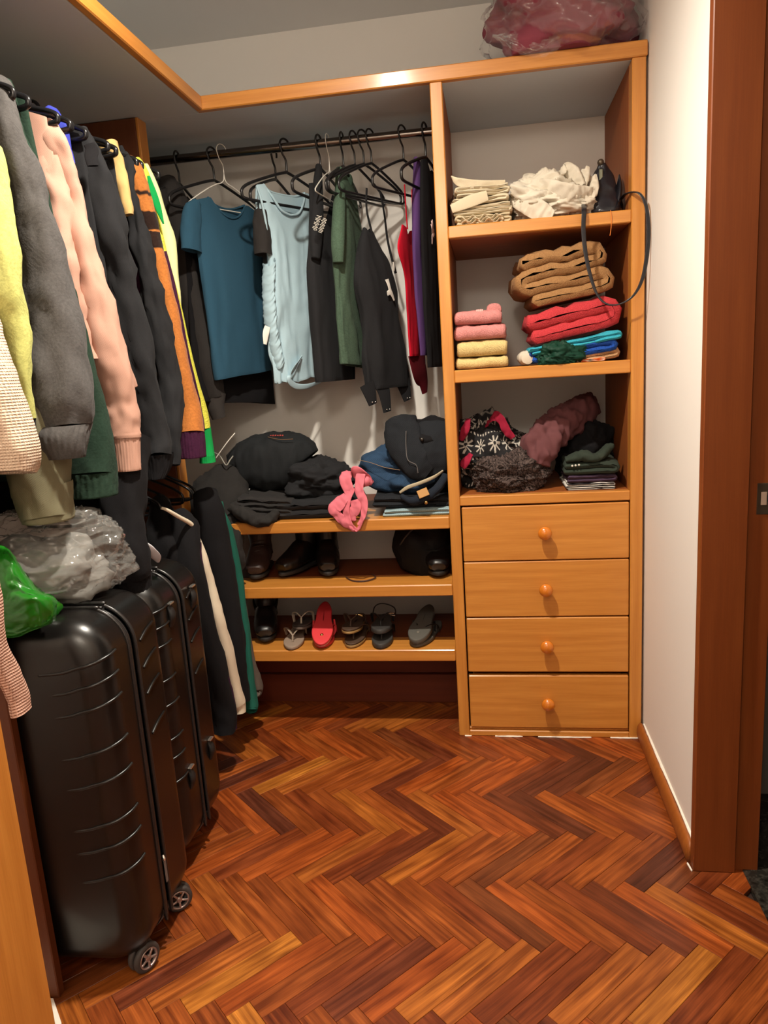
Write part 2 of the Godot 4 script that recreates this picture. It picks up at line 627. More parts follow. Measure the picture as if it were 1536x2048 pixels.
func room() -> void:
	var white := plain("wall paint", c8(238, 234, 228), 0.85)
	var ceil_paint := plain("ceiling paint", c8(236, 233, 230), 0.9)
	struct("wall_back", slab(Vector3(LEFT - 0.1, -0.1, BACK - 0.1), Vector3(RIGHT + 0.1, CEIL + 0.1, BACK), 0.0005), white, "painted pale wall behind the hanging clothes and shelves", "wall")
	struct("wall_left", slab(Vector3(LEFT - 0.1, -0.1, BACK), Vector3(LEFT, CEIL + 0.1, 3.1), 0.0005), white, "painted wall behind the left clothes rail", "wall")
	struct("wall_right", slab(Vector3(RIGHT, -0.1, BACK), Vector3(RIGHT + 0.12, CEIL + 0.1, 0.612), 0.0005), white, "cream painted wall beside the shelving tower", "wall")
	struct("wall_right_beyond", slab(Vector3(RIGHT, -0.1, 1.46), Vector3(RIGHT + 0.12, CEIL + 0.1, 3.1), 0.0005), white, "cream painted wall on the near side of the doorway", "wall")
	struct("wall_right_over_door", slab(Vector3(RIGHT, 2.06, 0.612), Vector3(RIGHT + 0.12, CEIL + 0.1, 1.46), 0.0005), white, "cream painted wall over the doorway on the right", "wall")
	struct("wall_front", slab(Vector3(LEFT, -0.1, 3.0), Vector3(RIGHT, CEIL + 0.1, 3.1), 0.0005), white, "painted wall at the near end of the closet", "wall")
	struct("ceiling", slab(Vector3(LEFT - 0.1, CEIL, BACK - 0.1), Vector3(2.7, CEIL + 0.1, 3.1), 0.0005), ceil_paint, "pale painted ceiling over the closet", "ceiling")
	# the lamp itself
	var l := thing("ceiling_lamp", "small round ceiling downlight over the middle of the closet", "lamp", Vector3(0.48, CEIL, 0.87))
	var s := Shape.new()
	lathe(s, [Vector2(0.001, 0.0), Vector2(0.075, -0.0005), Vector2(0.077, -0.010), Vector2(0.066, -0.034), Vector2(0.052, -0.036), Vector2(0.05, -0.030)], 36)
	part("housing", s, plain("lamp white", c8(240, 240, 236), 0.5), l)
	var glow := plain("lamp glow", c8(255, 240, 215), 0.4)
	glow.emission_enabled = true
	glow.emission = Color(1.0, 0.88, 0.72)
	glow.emission_energy_multiplier = 3.0
	s = Shape.new()
	lathe(s, [Vector2(0.0005, -0.039), Vector2(0.03, -0.037), Vector2(0.05, -0.031), Vector2(0.05, -0.026), Vector2(0.0005, -0.026)], 36)
	part("lamp_lens", s, glow, l)
	l = thing("ceiling_lamp", "added fill lamp, a glowing globe out of view behind the camera", "lamp", Vector3(0.62, CEIL, 2.55))  # invented fitting that carries the added fill light
	s = Shape.new()
	lathe(s, [Vector2(0.001, 0.0), Vector2(0.05, -0.0005), Vector2(0.052, -0.012), Vector2(0.02, -0.02), Vector2(0.012, -0.085), Vector2(0.001, -0.086)], 28)
	part("base", s, plain("lamp white", c8(240, 240, 236), 0.5), l)
	s = Shape.new()
	var ball := []
	for k in 17:
		var a := PI * k / 16.0
		ball.append(Vector2(maxf(sin(a) * 0.115, 0.0005), -0.195 + cos(a) * 0.115))
	lathe(s, ball, 36)
	part("globe", s, glow, l)
	# the doorway on the right: lining, stop, strike plate, dark stone floor and a dim room beyond
	var brown := wood("door wood", oak.albedo_texture, c8(152, 116, 110), 0.45)
	var d := thing("door_1", "dark wood door frame of the doorway on the right", "door frame")
	d.set_meta("kind", "structure")
	part("jamb", slab(Vector3(1.252, 0.0, 0.600), Vector3(1.347, 2.06, 0.627), 0.002, 1, grain()), brown, d)
	part("jamb", slab(Vector3(1.347, 0.0, 0.590), Vector3(1.400, 2.06, 0.617), 0.001, 1, grain()), brown, d)
	part("jamb", slab(Vector3(1.252, 0.0, 1.445), Vector3(1.400, 2.06, 1.472), 0.002, 1, grain()), brown, d)
	part("lintel", slab(Vector3(1.252, 2.035, 0.600), Vector3(1.400, 2.062, 1.472), 0.002, 2, grain()), brown, d)
	var dark_metal := plain("dark bronze", c8(92, 80, 66), 0.45, 0.7)
	var plate := part("strike_plate", slab(Vector3(1.3655, 0.865, 0.6165), Vector3(1.3985, 0.933, 0.6185), 0.0008), dark_metal, d, "dark metal strike plate on the jamb")
	part("latch_hole", slab(Vector3(1.3735, 0.886, 0.618), Vector3(1.385, 0.914, 0.6192), 0.0004), plain("pale latch", c8(176, 152, 134), 0.5), plate)
	part("latch_hole", slab(Vector3(1.385, 0.893, 0.618), Vector3(1.391, 0.908, 0.6191), 0.0004), plain("black gap", c8(22, 18, 16), 0.8), plate)
	var stone := plain("dark stone", c8(72, 68, 64), 0.22)
	var st := Image.create(128, 128, false, Image.FORMAT_RGB8)
	for y in 128:
		for x in 128:
			var f := 0.35 + 0.45 * (0.5 + 0.5 * tile_noise(x, y, 128.0, 4.0)) + 0.3 * pow(rng.randf(), 4.0)
			st.set_pixel(x, y, Color(f, f, f * 0.96))
	stone.albedo_texture = ImageTexture.create_from_image(st)
	stone.uv1_scale = Vector3(3, 3, 3)
	struct("floor_stone", slab(Vector3(1.366, -0.06, 0.30), Vector3(2.6, 0.003, 1.9), 0.001), stone, "dark grey stone floor beyond the doorway", "floor")
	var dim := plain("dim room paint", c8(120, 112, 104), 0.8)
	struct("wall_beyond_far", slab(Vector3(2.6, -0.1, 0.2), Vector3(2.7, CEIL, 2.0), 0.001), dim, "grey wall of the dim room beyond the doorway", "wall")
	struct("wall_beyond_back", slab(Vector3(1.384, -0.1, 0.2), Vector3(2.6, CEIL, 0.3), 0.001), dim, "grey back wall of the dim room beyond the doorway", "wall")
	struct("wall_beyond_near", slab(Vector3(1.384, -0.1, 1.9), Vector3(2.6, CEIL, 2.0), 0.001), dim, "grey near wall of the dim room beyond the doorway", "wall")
	# the round skirting on the right wall
	s = Shape.new()
	var rows := []
	for z in [0.008, 0.2, 0.4, 0.597]:
		rows.append(Vector3(1.253, 0.028, z))
	tube(s, rows, [Vector2(0.030, 0.0125), Vector2(0.030, 0.0125)], 20, 12, Vector3(1, 0, 0))
	var sk := wood("skirting wood", oak.albedo_texture, c8(186, 156, 138), 0.5)
	struct("baseboard_right", s, sk, "rounded wooden skirting along the cream right wall", "skirting")
	s = Shape.new()
	tube(s, [Vector3(1.2625, 0.055, 0.01), Vector3(1.2615, 0.057, 0.2), Vector3(1.2625, 0.0565, 0.4), Vector3(1.262, 0.056, 0.598)], [Vector2(0.0022, 0.003), Vector2(0.0025, 0.0045), Vector2(0.0022, 0.0035), Vector2(0.003, 0.005)], 8, 30, Vector3(1, 0, 0), true, 0.0015, 12.0)
	struct("trim_1", s, plain("caulk", c8(240, 234, 222), 0.7), "uneven white caulk line above the skirting", "caulk")
	s = Shape.new()
	tube(s, [Vector3(1.246, 0.001, 0.60), Vector3(1.249, 0.002, 0.628)], [Vector2(0.003, 0.002), Vector2(0.003, 0.002)], 8, 10, Vector3(1, 0, 0), true, 0.001, 20.0)
	struct("trim_2", s, plain("caulk", c8(240, 234, 222), 0.7), "small blob of white caulk at the foot of the jamb", "caulk")
	for k in 4:
		s = Shape.new()
		var x0: float = [0.690, 0.79, 0.93, 1.16][k]
		var x1: float = [0.712, 0.88, 1.10, 1.252][k]
		tube(s, [Vector3(x0, 0.0012, 0.0015), Vector3((x0 + x1) / 2.0, 0.0016, 0.003), Vector3(x1, 0.0012, 0.0015)], [Vector2(0.0016, 0.0022), Vector2(0.0022, 0.0032), Vector2(0.0016, 0.0022)], 8, 24, Vector3(0, 0, 1), true, 0.001, 20.0)
		struct("trim_4", s, plain("caulk", c8(240, 234, 222), 0.7), ["bit of white caulk at the foot of the divider", "white caulk under the left half of the plinth", "white caulk under the middle of the plinth", "white caulk under the right end of the plinth"][k], "caulk")
	# the near end of the left wardrobe and the frame of the way in
	var e := thing("end_panel", "brown end panel of the left wardrobe beside the big suitcase", "panel", Vector3(-0.3, 0, 1.08))
	part("board", slab(Vector3(-0.26, 0.0, -0.010), Vector3(0.199, 2.0, 0.010), 0.002, 1, grain()), wood("shaded panel wood", oak.albedo_texture, c8(116, 88, 76), 0.55), e)  # wood darkened so the face turned from the downlight looks shaded
	var d2 := thing("door_2", "orange wooden door frame at the near left edge", "door frame")
	d2.set_meta("kind", "structure")
	part("jamb", slab(Vector3(-0.03, 0.0, 1.25), Vector3(0.013, 2.1, 1.42), 0.003, 1, grain()), oak, d2)
	part("jamb", slab(Vector3(1.24, 0.0, 1.80), Vector3(1.264, 2.1, 1.95), 0.003, 1, grain()), oak, d2)
	part("lintel", slab(Vector3(-0.03, 2.1, 1.25), Vector3(0.013, 2.15, 1.42), 0.003, 2, grain()), oak, d2)
	s = Shape.new()
	var q := [Vector3(-0.112, 0, 1.094), Vector3(-0.062, 0, 1.145), Vector3(0.013, 0, 1.25), Vector3(-0.2, 0, 1.25), Vector3(-0.2, 0, 1.094)]
	var up := []
	for v in q:
		up.append(v + Vector3(0, 0.004, 0))
	s.face(up)
	for k in 5:
		s.face([q[k], q[(k + 1) % 5], up[(k + 1) % 5], up[k]])
	struct("trim_3", s, plain("caulk", c8(240, 234, 222), 0.7), "white strip on the floor beside the orange frame", "trim")


func parquet() -> void:
	var sub := slab(Vector3(LEFT - 0.1, -0.08, BACK - 0.1), Vector3(1.366, -0.0125, 3.1), 0.001)
	var f := struct("floor", sub, plain("parquet joint", c8(44, 24, 14), 0.8), "herringbone parquet floor of red-brown and orange blocks", "floor")
	var tex := wood_picture("block", Color(1.0, 0.97, 0.92), Color(0.52, 0.42, 0.35), 1.2)
	var tones := [[200, 122, 52], [178, 98, 44], [152, 78, 40], [130, 68, 42], [190, 112, 50], [216, 142, 60], [112, 60, 42], [166, 90, 42], [190, 100, 44], [142, 80, 44]]
	var m := []
	for k in tones.size():
		var w := wood("parquet block %d" % k, tex, c8(tones[k][0], tones[k][1], tones[k][2]), 0.34)
		w.uv1_scale = Vector3(1.0, 2.0, 1.0)
		m.append(w)
	var width := 0.0516
	var length := 0.2623
	var step := width * sqrt(2.0)
	var pitch := length / sqrt(2.0)
	var e1 := Vector3(1.0, 0, -0.03).normalized()
	var e2 := Vector3(0.03, 0, 1.0).normalized()
	var shapes := []
	for k in 26:
		var s := Shape.new()
		box(s, Vector3(length / 2.0, -0.006, width / 2.0), Vector3(length - 0.0007, 0.012, width - 0.0007), 0.0006, 0, Vector2(0.37 * k, 0.0713 * k))
		shapes.append(s.mesh())
	var weights := [0, 1, 1, 2, 2, 3, 4, 7, 5, 6, 7, 7, 8, 2, 9, 9, 1, 3, 2, 7, 1, 8]
	var rest := Shape.new()
	var placed := 0
	for band in range(-2, 16):
		for j in range(-16, 24):
			var odd := posmod(band, 2) == 1
			var t := Vector3(0.262, 0, -0.048) + e2 * (pitch * band) + e1 * (step * j + (pitch if odd else 0.0))
			var d1 := (e1 + e2).normalized() if not odd else (e2 - e1).normalized()
			var d2 := (e2 - e1).normalized() if not odd else (e1 + e2).normalized()
			var mid := t + d1 * length / 2.0 + d2 * width / 2.0
			var shift := t
			var ax := d1
			var az := d2
			if d1.cross(d2).y > 0:               # keep the frame right-handed with y up
				shift = t + d1 * length
				ax = -d1
			if mid.x < LEFT - 0.1 or mid.x > 1.43 or mid.z < BACK - 0.1 or mid.z > 3.05:
				continue
			if mid.x > 1.36 and mid.z > 1.5:
				continue
			var basis := Basis(ax, Vector3.UP, az)
			if basis.determinant() < 0:
				basis = Basis(-ax, Vector3.UP, az)
				shift += ax * length
			var seen := mid.x > -0.22 and mid.z > -0.28 and mid.z < 1.30 and mid.x < 1.42
			var at := Transform3D(basis, shift + Vector3(0, rng.randf_range(-0.0004, 0.0002), 0))
			if seen and placed < 300:
				var o := part_mesh("plank", shapes[rng.randi() % shapes.size()], m[weights[rng.randi() % weights.size()]], f)
				o.transform = at
				placed += 1
			else:
				var s := Shape.new()
				box(s, Vector3(length / 2.0, -0.006, width / 2.0), Vector3(length - 0.0007, 0.012, width - 0.0007), 0.0006, 0, Vector2(rng.randf(), rng.randf()))
				var base := rest.v.size()
				for k in s.v.size():
					rest.v.append(at * s.v[k])
					rest.n.append(basis * s.n[k])
					rest.uv.append(s.uv[k])
					rest.col.append(Color.WHITE)
				for k in s.idx:
					rest.idx.append(base + k)
	var o := part("planks_outside_view", rest, m[1], f)
	o.name = "planks"
	o.set_meta("kind", "stuff")


func tower() -> void:
	var t := thing("shelving_tower", "tall honey wood shelving tower with three open shelves and four drawers", "shelving", Vector3(0.964, 0, -0.235))
	var at := Vector3(-0.964, 0, 0.235)
	var add := func(called: String, lo: Vector3, hi: Vector3, along: int, m: Material = oak) -> MeshInstance3D:
		return part(called, slab(lo + at, hi + at, 0.0025, along, grain()), m, t)
	var inner := wood("shaded inner board", oak.albedo_texture, c8(176, 142, 124), 0.6)  # darker copy of the honey wood, compartment shade put into its colour
	for x in [[0.6716, 0.7063], [1.2198, 1.2567]]:
		add.call("stile", Vector3(x[0], 0, -0.05), Vector3(x[1], 2.0, 0.0), 1)
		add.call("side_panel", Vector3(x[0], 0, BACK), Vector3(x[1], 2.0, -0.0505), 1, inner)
	for y in [[1.5801, 1.6145], [1.1637, 1.2016], [0.7838, 0.8135]]:
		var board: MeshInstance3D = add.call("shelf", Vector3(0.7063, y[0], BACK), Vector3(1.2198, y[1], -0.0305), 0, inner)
		part("lit_front", slab(Vector3(0.7063, y[0], -0.030) + at, Vector3(1.2198, y[1], -0.0015) + at, 0.0025, 0, grain()), oak, board)  # front of the same board, left in its lit honey tone
	add.call("back_panel", Vector3(0.7063, 0.0, BACK), Vector3(1.2198, 0.7838, BACK + 0.006), 0)
	add.call("plinth", Vector3(0.7063, 0.0, -0.03), Vector3(1.2198, 0.020, -0.0005), 0)
	add.call("plinth", Vector3(0.7063, 0.020, -0.03), Vector3(1.2198, 0.0275, -0.010), 0)
	for y in [[0.6035, 0.7785], [0.4175, 0.5995], [0.2285, 0.4130], [0.0320, 0.2155]]:
		var dr: MeshInstance3D = add.call("drawer", Vector3(0.7110, y[0], -0.020), Vector3(1.2165, y[1], 0.0), 0)
		dr.set_meta("label", "drawer front with a round wooden knob")
		var s := Shape.new()
		lathe(s, [Vector2(0.0005, 0.0), Vector2(0.0085, 0.0), Vector2(0.0075, 0.006), Vector2(0.008, 0.010), Vector2(0.0135, 0.015), Vector2(0.0172, 0.0215), Vector2(0.0175, 0.026), Vector2(0.0155, 0.031), Vector2(0.010, 0.0345), Vector2(0.004, 0.036), Vector2(0.0003, 0.0362)], 28)
		var k := part("knob", s, wood("knob wood", oak.albedo_texture, c8(250, 214, 150), 0.25, 0.5), dr)
		k.rotation.x = PI / 2.0
		k.scale = Vector3(1.2, 1.2, 1.2)
		k.position = Vector3(0.963, (y[0] + y[1]) / 2.0 + 0.004, -0.001) + at
	for y in [[0.6035, 0.7785], [0.4175, 0.5995], [0.2285, 0.4130], [0.0320, 0.2155]]:
		add.call("drawer_box", Vector3(0.722, y[0] + 0.01, -0.44), Vector3(1.205, y[1] - 0.02, -0.021), 0)


func rack() -> void:
	var t := thing("shoe_rack", "low honey wood rack of three shelves under the hanging tops", "rack", Vector3(0.2, 0, -0.2))
	var at := Vector3(-0.2, 0, 0.2)
	for y in [[0.712, 0.750, -0.478, -0.2], [0.490, 0.528, -0.345, -0.125], [0.265, 0.305, -0.355, -0.118]]:
		var deep: float = y[3]
		var board := part("shelf", slab(Vector3(-0.20, y[0], y[2]) + at, Vector3(0.6710, y[1], deep - 0.0005) + at, 0.0006, 0, grain()), wood("shaded shelf wood", oak.albedo_texture, c8(128, 88, 72), 0.55), t)  # rear of the shelf darkened to stand in for shade
		part("lit_front", slab(Vector3(-0.20, y[0], deep) + at, Vector3(0.6710, y[1], -0.0015) + at, 0.003, 0, grain()), oak, board)  # honey toned front, ending about where the shelf shadow begins
	part("toe_board", slab(Vector3(-0.20, 0.0, -0.26) + at, Vector3(0.6710, 0.11, -0.242) + at, 0.002, 0, grain()), wood("shaded toe wood", oak.albedo_texture, c8(120, 70, 46), 0.6), t)  # toe boards coloured dark for the shade under the lowest shelf
	part("toe_board", slab(Vector3(-0.20, 0.11, -0.275) + at, Vector3(0.6710, 0.265, -0.257) + at, 0.002, 0, grain()), wood("shaded toe wood", oak.albedo_texture, c8(120, 70, 46), 0.6), t)


func overhead() -> void:
	var t := thing("overhead_shelf", "long overhead shelf with a honey wood front edge running round the corner", "shelf", Vector3(0.3, 2.0, -0.2))
	var at := Vector3(-0.3, -2.0, 0.2)
	part("board", slab(Vector3(LEFT, 2.001, BACK) + at, Vector3(RIGHT - 0.002, 2.03, -0.021) + at, 0.002, 0, grain()), hazy_board, t)
	part("board", slab(Vector3(LEFT, 2.001, -0.0215) + at, Vector3(-0.021, 2.03, 1.09) + at, 0.002, 2, grain()), hazy_board, t)
	part("front_edge", slab(Vector3(-0.02, 2.0, -0.02) + at, Vector3(RIGHT - 0.004, 2.0393, 0.004) + at, 0.003, 0, grain()), oak, t)
	part("front_edge", slab(Vector3(-0.02, 2.0, 0.004) + at, Vector3(0.002, 2.0393, 1.09) + at, 0.003, 2, grain()), oak, t)
	var p := thing("partition_panel", "upright wooden panel in the back left corner behind the clothes", "panel", Vector3(-0.37, 0, -0.01))
	part("board", slab(Vector3(-0.185, 0.0, -0.030), Vector3(0.162, 2.0, 0.024), 0.003, 1, grain()), wood("shaded panel wood", oak.albedo_texture, c8(116, 88, 76), 0.55), p)  # face darkened as if in shade; only the edge keeps the honey tone
	part("edge_strip", slab(Vector3(0.1625, 0.0, -0.030), Vector3(0.172, 2.0, 0.024), 0.002, 1, grain()), oak, p)


func rails() -> void:
	var chrome := plain("rail metal", c8(120, 112, 106), 0.22, 1.0)
	var s := Shape.new()
	wire(s, [Vector3(-0.53, 1.958, -0.27), Vector3(0.671, 1.951, -0.27)], 0.0135, 20, 2)
	var r := thing("clothes_rail", "round metal clothes rail along the back under the overhead shelf", "rail", Vector3(0, 1.95, -0.27))
	var o := part("tube", s, chrome, r)
	o.position = Vector3(0, -1.95, 0.27)
	s = Shape.new()
	lathe(s, [Vector2(0.001, 0.0), Vector2(0.024, 0.0), Vector2(0.024, 0.004), Vector2(0.018, 0.012), Vector2(0.001, 0.013)])
	var c := part("end_socket", s, chrome, r)
	c.rotation.z = PI / 2.0
	c.position = Vector3(0.671, 0.001, 0)
	var r2 := thing("clothes_rail", "round metal clothes rail over the left row of jumpers", "rail", Vector3(-0.29, 1.885, 0.55))
	s = Shape.new()
	wire(s, [Vector3(0, 0, -0.53), Vector3(0, 0, 0.52)], 0.0125, 20, 2)
	part("tube", s, chrome, r2)
	s = Shape.new()
	lathe(s, [Vector2(0.001, 0.0), Vector2(0.024, 0.0), Vector2(0.024, 0.004), Vector2(0.018, 0.012), Vector2(0.001, 0.013)])
	c = part("end_socket", s, chrome, r2)
	c.rotation.x = PI / 2.0
	c.position = Vector3(0, 0, -0.525)
	var r3 := thing("clothes_rail", "lower metal rail on the left, holding trousers behind the suitcases", "rail", Vector3(-0.31, 1.02, 0.55))
	s = Shape.new()
	wire(s, [Vector3(0, 0, -0.53), Vector3(0, 0, 0.52)], 0.0125, 16, 2)
	part("tube", s, chrome, r3)


# ---------------------------------------------------------------- hanging things
# the points of a plastic hanger in its own axes: x across, y down from the rail, the rail runs along z
func hanger_shapes(width: float, r: float, sharp := false, flat := 1.0, up := 0.0) -> Array:
	var hook := Shape.new()
	var pts := []
	for k in 8:
		var a := -0.45 + (PI + 0.55) * k / 7.0
		pts.append(Vector3(cos(a) * 0.021, 0.004 + sin(a) * 0.021, 0))
	pts.append(Vector3(-0.013, -0.022, 0))
	pts.append(Vector3(0.0, -0.042, 0))
	pts.append(Vector3(0.0, -0.078, 0))
	wire(hook, pts, r * 0.72, 8, 4)
	var frame := Shape.new()
	var h := width / 2.0
	var f := [Vector3(0, -0.078, 0), Vector3(h * 0.25, -0.092, 0), Vector3(h * 0.75, -0.128, 0), Vector3(h * 0.96, -0.150, 0), Vector3(h, -0.168, 0), Vector3(h * 0.94, -0.182, 0), Vector3(h * 0.6, -0.184, 0), Vector3(0, -0.184, 0), Vector3(-h * 0.6, -0.184, 0), Vector3(-h * 0.94, -0.182, 0), Vector3(-h, -0.168, 0), Vector3(-h * 0.96, -0.150, 0), Vector3(-h * 0.75, -0.128, 0), Vector3(-h * 0.25, -0.092, 0), Vector3(0, -0.078, 0)]
	if sharp:
		f = [Vector3(0, -0.07, 0), Vector3(0.004, -0.088, 0), Vector3(0.016, -0.098, 0), Vector3(0.035, -0.104, 0), Vector3(h * 0.5, -0.125, 0), Vector3(h * 0.95, -0.168, 0), Vector3(h, -0.178, 0), Vector3(h * 0.9, -0.182, 0), Vector3(0, -0.182, 0), Vector3(-h * 0.9, -0.182, 0), Vector3(-h, -0.178, 0), Vector3(-h * 0.95, -0.168, 0), Vector3(-h * 0.5, -0.125, 0), Vector3(-0.035, -0.104, 0), Vector3(-0.016, -0.098, 0), Vector3(-0.004, -0.088, 0), Vector3(0, -0.07, 0)]
	for k in f.size():
		f[k].y = -0.078 + (f[k].y + 0.078) * flat + up
	wire(frame, f, r, 10, 5)
	return [hook.mesh(), frame.mesh()]


var plastic_hanger := []
var slim_hanger := []
var thick_hanger := []
var wire_hanger := []


func hanger(at: Vector3, turn: float, label: String, group: String, kind := "plastic", m: Material = null) -> Node3D:
	if plastic_hanger.is_empty():
		plastic_hanger = hanger_shapes(0.40, 0.0048)
		slim_hanger = hanger_shapes(0.34, 0.0042)
		thick_hanger = hanger_shapes(0.43, 0.0060, false, 0.62, 0.018)
		wire_hanger = hanger_shapes(0.31, 0.0020, true)
	var set_of: Array = {"plastic": plastic_hanger, "slim": slim_hanger, "thick": thick_hanger, "wire": wire_hanger}[kind]
	var t := thing("hanger", label, "hanger", at, turn, group)
	var mm: Material = m if m else plain("black plastic", c8(24, 24, 26), 0.25)
	part_mesh("hook", set_of[0], mm, t)
	part_mesh("frame", set_of[1], mm, t)
	return t


func moved(path: Array, by: Vector3) -> Array:
	var out := []
	for p in path:
		out.append(p - by)
	return out


# a sleeve or trouser leg given by its path and radii in the room
func sleeve(o: Node3D, called: String, path: Array, radii: Array, m: Material, amp := 0.006, freq := 9.0, seg := 32, cap := false, per := 7) -> MeshInstance3D:
	var s := Shape.new()
	tube(s, moved(path, o.position), radii, seg, (path.size() - 1) * per + 1, Vector3(0, 0, 1), cap, amp, freq, 0.9)
	return part(called, s, m, o)


# a ribbed cuff: a short tube with ribs along its length
func cuff(o: Node3D, called: String, path: Array, radii: Array, m: Material, ribs := 36) -> MeshInstance3D:
	var s := Shape.new()
	var p := PackedVector3Array()
	var seg := ribs * 4
	var pts := moved(path, o.position)
	var rows := 12
	for r in rows + 2:
		var t := clampf(float(r) / (rows - 1), 0.0, 1.0)
		var c: Vector3 = smooth(pts, t)
		var rad: Vector2 = smooth(radii, t)
		if r >= rows:
			rad *= 0.93 if r == rows else 0.9
			c.y += 0.0 if r == rows else 0.02
		for k in seg:
			var th := TAU * k / seg
			var rib := 1.0 + 0.018 * sin(th * ribs) + 0.05 * noise.get_noise_2d(th * 2.0, t * 2.0)
			p.append(c + Vector3(cos(th) * rad.x * rib, 0, sin(th) * rad.y * rib))
	s.grid(p, rows + 2, seg)
	return part(called, s, m, o)


func body(o: Node3D, called: String, d: Dictionary, m: Material) -> MeshInstance3D:
	var s := Shape.new()
	hang(s, d)
	return part(called, s, m, o)


func left_garments() -> void:
	var G := "jumpers and jackets on the left rail"
	var H := "black plastic hangers on the left rail"
	var rail_y := 1.93
	var rx := -0.29
	# ---- pale lime hoodie at the near end
	var lime := cloth("lime fleece", c8(212, 212, 128), "heather")
	var t := thing("sweatshirt", "pale lime yellow sweatshirt at the near end of the left rail", "sweatshirt", Vector3(rx, rail_y, 0.975), 0, G)
	body(t, "body", {"y0": -0.13, "y1": -0.86, "w": [0.20, 0.205, 0.2, 0.2], "d": [0.012, 0.022, 0.024, 0.024], "slope": 0.36, "amp": 0.008, "seed": 3.0}, lime)
	sleeve(t, "sleeve", [Vector3(-0.1000, 1.6647, 0.8964), Vector3(-0.0850, 1.6207, 0.9111), Vector3(-0.0700, 1.5227, 0.9398), Vector3(-0.0600, 1.4229, 0.9629), Vector3(-0.0550, 1.3430, 0.9598), Vector3(-0.0500, 1.2428, 0.9722), Vector3(-0.0450, 1.1704, 0.9734)], [Vector2(0.0293, 0.0244), Vector2(0.0311, 0.0259), Vector2(0.0328, 0.0273), Vector2(0.0341, 0.0284), Vector2(0.0263, 0.0219), Vector2(0.0205, 0.0171), Vector2(0.0123, 0.0103)], lime)
	cuff(t, "cuff", [Vector3(-0.0450, 1.1740, 0.9717), Vector3(-0.0430, 1.1425, 0.9767)], [Vector2(0.0119, 0.0099), Vector2(0.0099, 0.0082)], plain("dark inside", c8(30, 28, 28), 0.9))
	# ---- cream waffle knit
	var waffle := cloth("cream waffle knit", c8(232, 208, 184), "waffle", 0.95, 0.2)
	t = thing("jumper", "cream waffle knit jumper with its sleeve hanging in front of the lime sweatshirt", "jumper", Vector3(rx, rail_y, 1.04), 0, G)
	body(t, "body", {"y0": -0.14, "y1": -0.80, "w": [0.19, 0.20, 0.2, 0.2], "d": [0.01, 0.016, 0.018, 0.018], "slope": 0.36, "amp": 0.006, "seed": 9.0}, waffle)
	sleeve(t, "sleeve", [Vector3(-0.0900, 1.3859, 1.0139), Vector3(-0.0750, 1.3452, 1.0322), Vector3(-0.0600, 1.3052, 1.0518), Vector3(-0.0500, 1.2578, 1.0624), Vector3(-0.0400, 1.2087, 1.0708), Vector3(-0.0350, 1.1599, 1.0697), Vector3(-0.0300, 1.1184, 1.0698), Vector3(-0.0300, 1.0841, 1.0772)], [Vector2(0.0323, 0.0258), Vector2(0.0357, 0.0286), Vector2(0.0381, 0.0305), Vector2(0.0441, 0.0353), Vector2(0.0519, 0.0415), Vector2(0.0574, 0.0460), Vector2(0.0587, 0.0469), Vector2(0.0474, 0.0379)], waffle, 0.006, 9.0, 40)
	# ---- khaki shirt, only its tail shows
	var khaki := cloth("khaki cotton", c8(122, 118, 94), "weave", 0.8, 0.25)
	t = thing("shirt", "khaki shirt hanging out below the charcoal sweatshirt sleeve", "shirt", Vector3(rx, rail_y, 0.91), 0, G)
	body(t, "body", {"y0": -0.14, "y1": -0.60, "w": [0.19, 0.20, 0.2, 0.2], "d": [0.01, 0.018, 0.018, 0.018], "slope": 0.36, "amp": 0.006, "seed": 12.0}, khaki)
	sleeve(t, "tail", [Vector3(-0.1000, 1.2234, 0.8682), Vector3(-0.0850, 1.1255, 0.9036), Vector3(-0.0750, 1.0422, 0.9205), Vector3(-0.0650, 0.9722, 0.9323)], [Vector2(0.0622, 0.0691), Vector2(0.0610, 0.0677), Vector2(0.0542, 0.0602), Vector2(0.0465, 0.0517)], khaki, 0.007, 8.0, 40)
	cuff(t, "hem", [Vector3(-0.0750, 1.0411, 0.9200), Vector3(-0.0650, 0.9678, 0.9310)], [Vector2(0.0551, 0.0599), Vector2(0.0465, 0.0505)], khaki, 8)
	# ---- charcoal sweatshirt
	var grey := cloth("charcoal fleece", c8(92, 89, 88), "heather", 1.0, 0.35)
	t = thing("sweatshirt", "charcoal grey fleece sweatshirt with a wide sleeve and gathered cuff", "sweatshirt", Vector3(rx, rail_y, 0.84), 0, G)
	body(t, "body", {"y0": -0.10, "y1": -0.78, "w": [0.20, 0.215, 0.215, 0.215], "d": [0.016, 0.03, 0.034, 0.034], "slope": 0.34, "amp": 0.01, "seed": 21.0}, grey)
	sleeve(t, "sleeve", [Vector3(-0.1400, 1.8161, 0.7831), Vector3(-0.1150, 1.7849, 0.8147), Vector3(-0.0900, 1.7084, 0.8415), Vector3(-0.0750, 1.6411, 0.8364), Vector3(-0.0650, 1.5716, 0.8369), Vector3(-0.0500, 1.4700, 0.8487), Vector3(-0.0400, 1.3797, 0.8536), Vector3(-0.0300, 1.2617, 0.8798), Vector3(-0.0250, 1.1859, 0.8947), Vector3(-0.0200, 1.1441, 0.9033)], [Vector2(0.0262, 0.0209), Vector2(0.0308, 0.0246), Vector2(0.0309, 0.0247), Vector2(0.0353, 0.0283), Vector2(0.0371, 0.0297), Vector2(0.0445, 0.0356), Vector2(0.0558, 0.0446), Vector2(0.0640, 0.0512), Vector2(0.0656, 0.0525), Vector2(0.0531, 0.0424)], grey, 0.010, 7.0, 40)
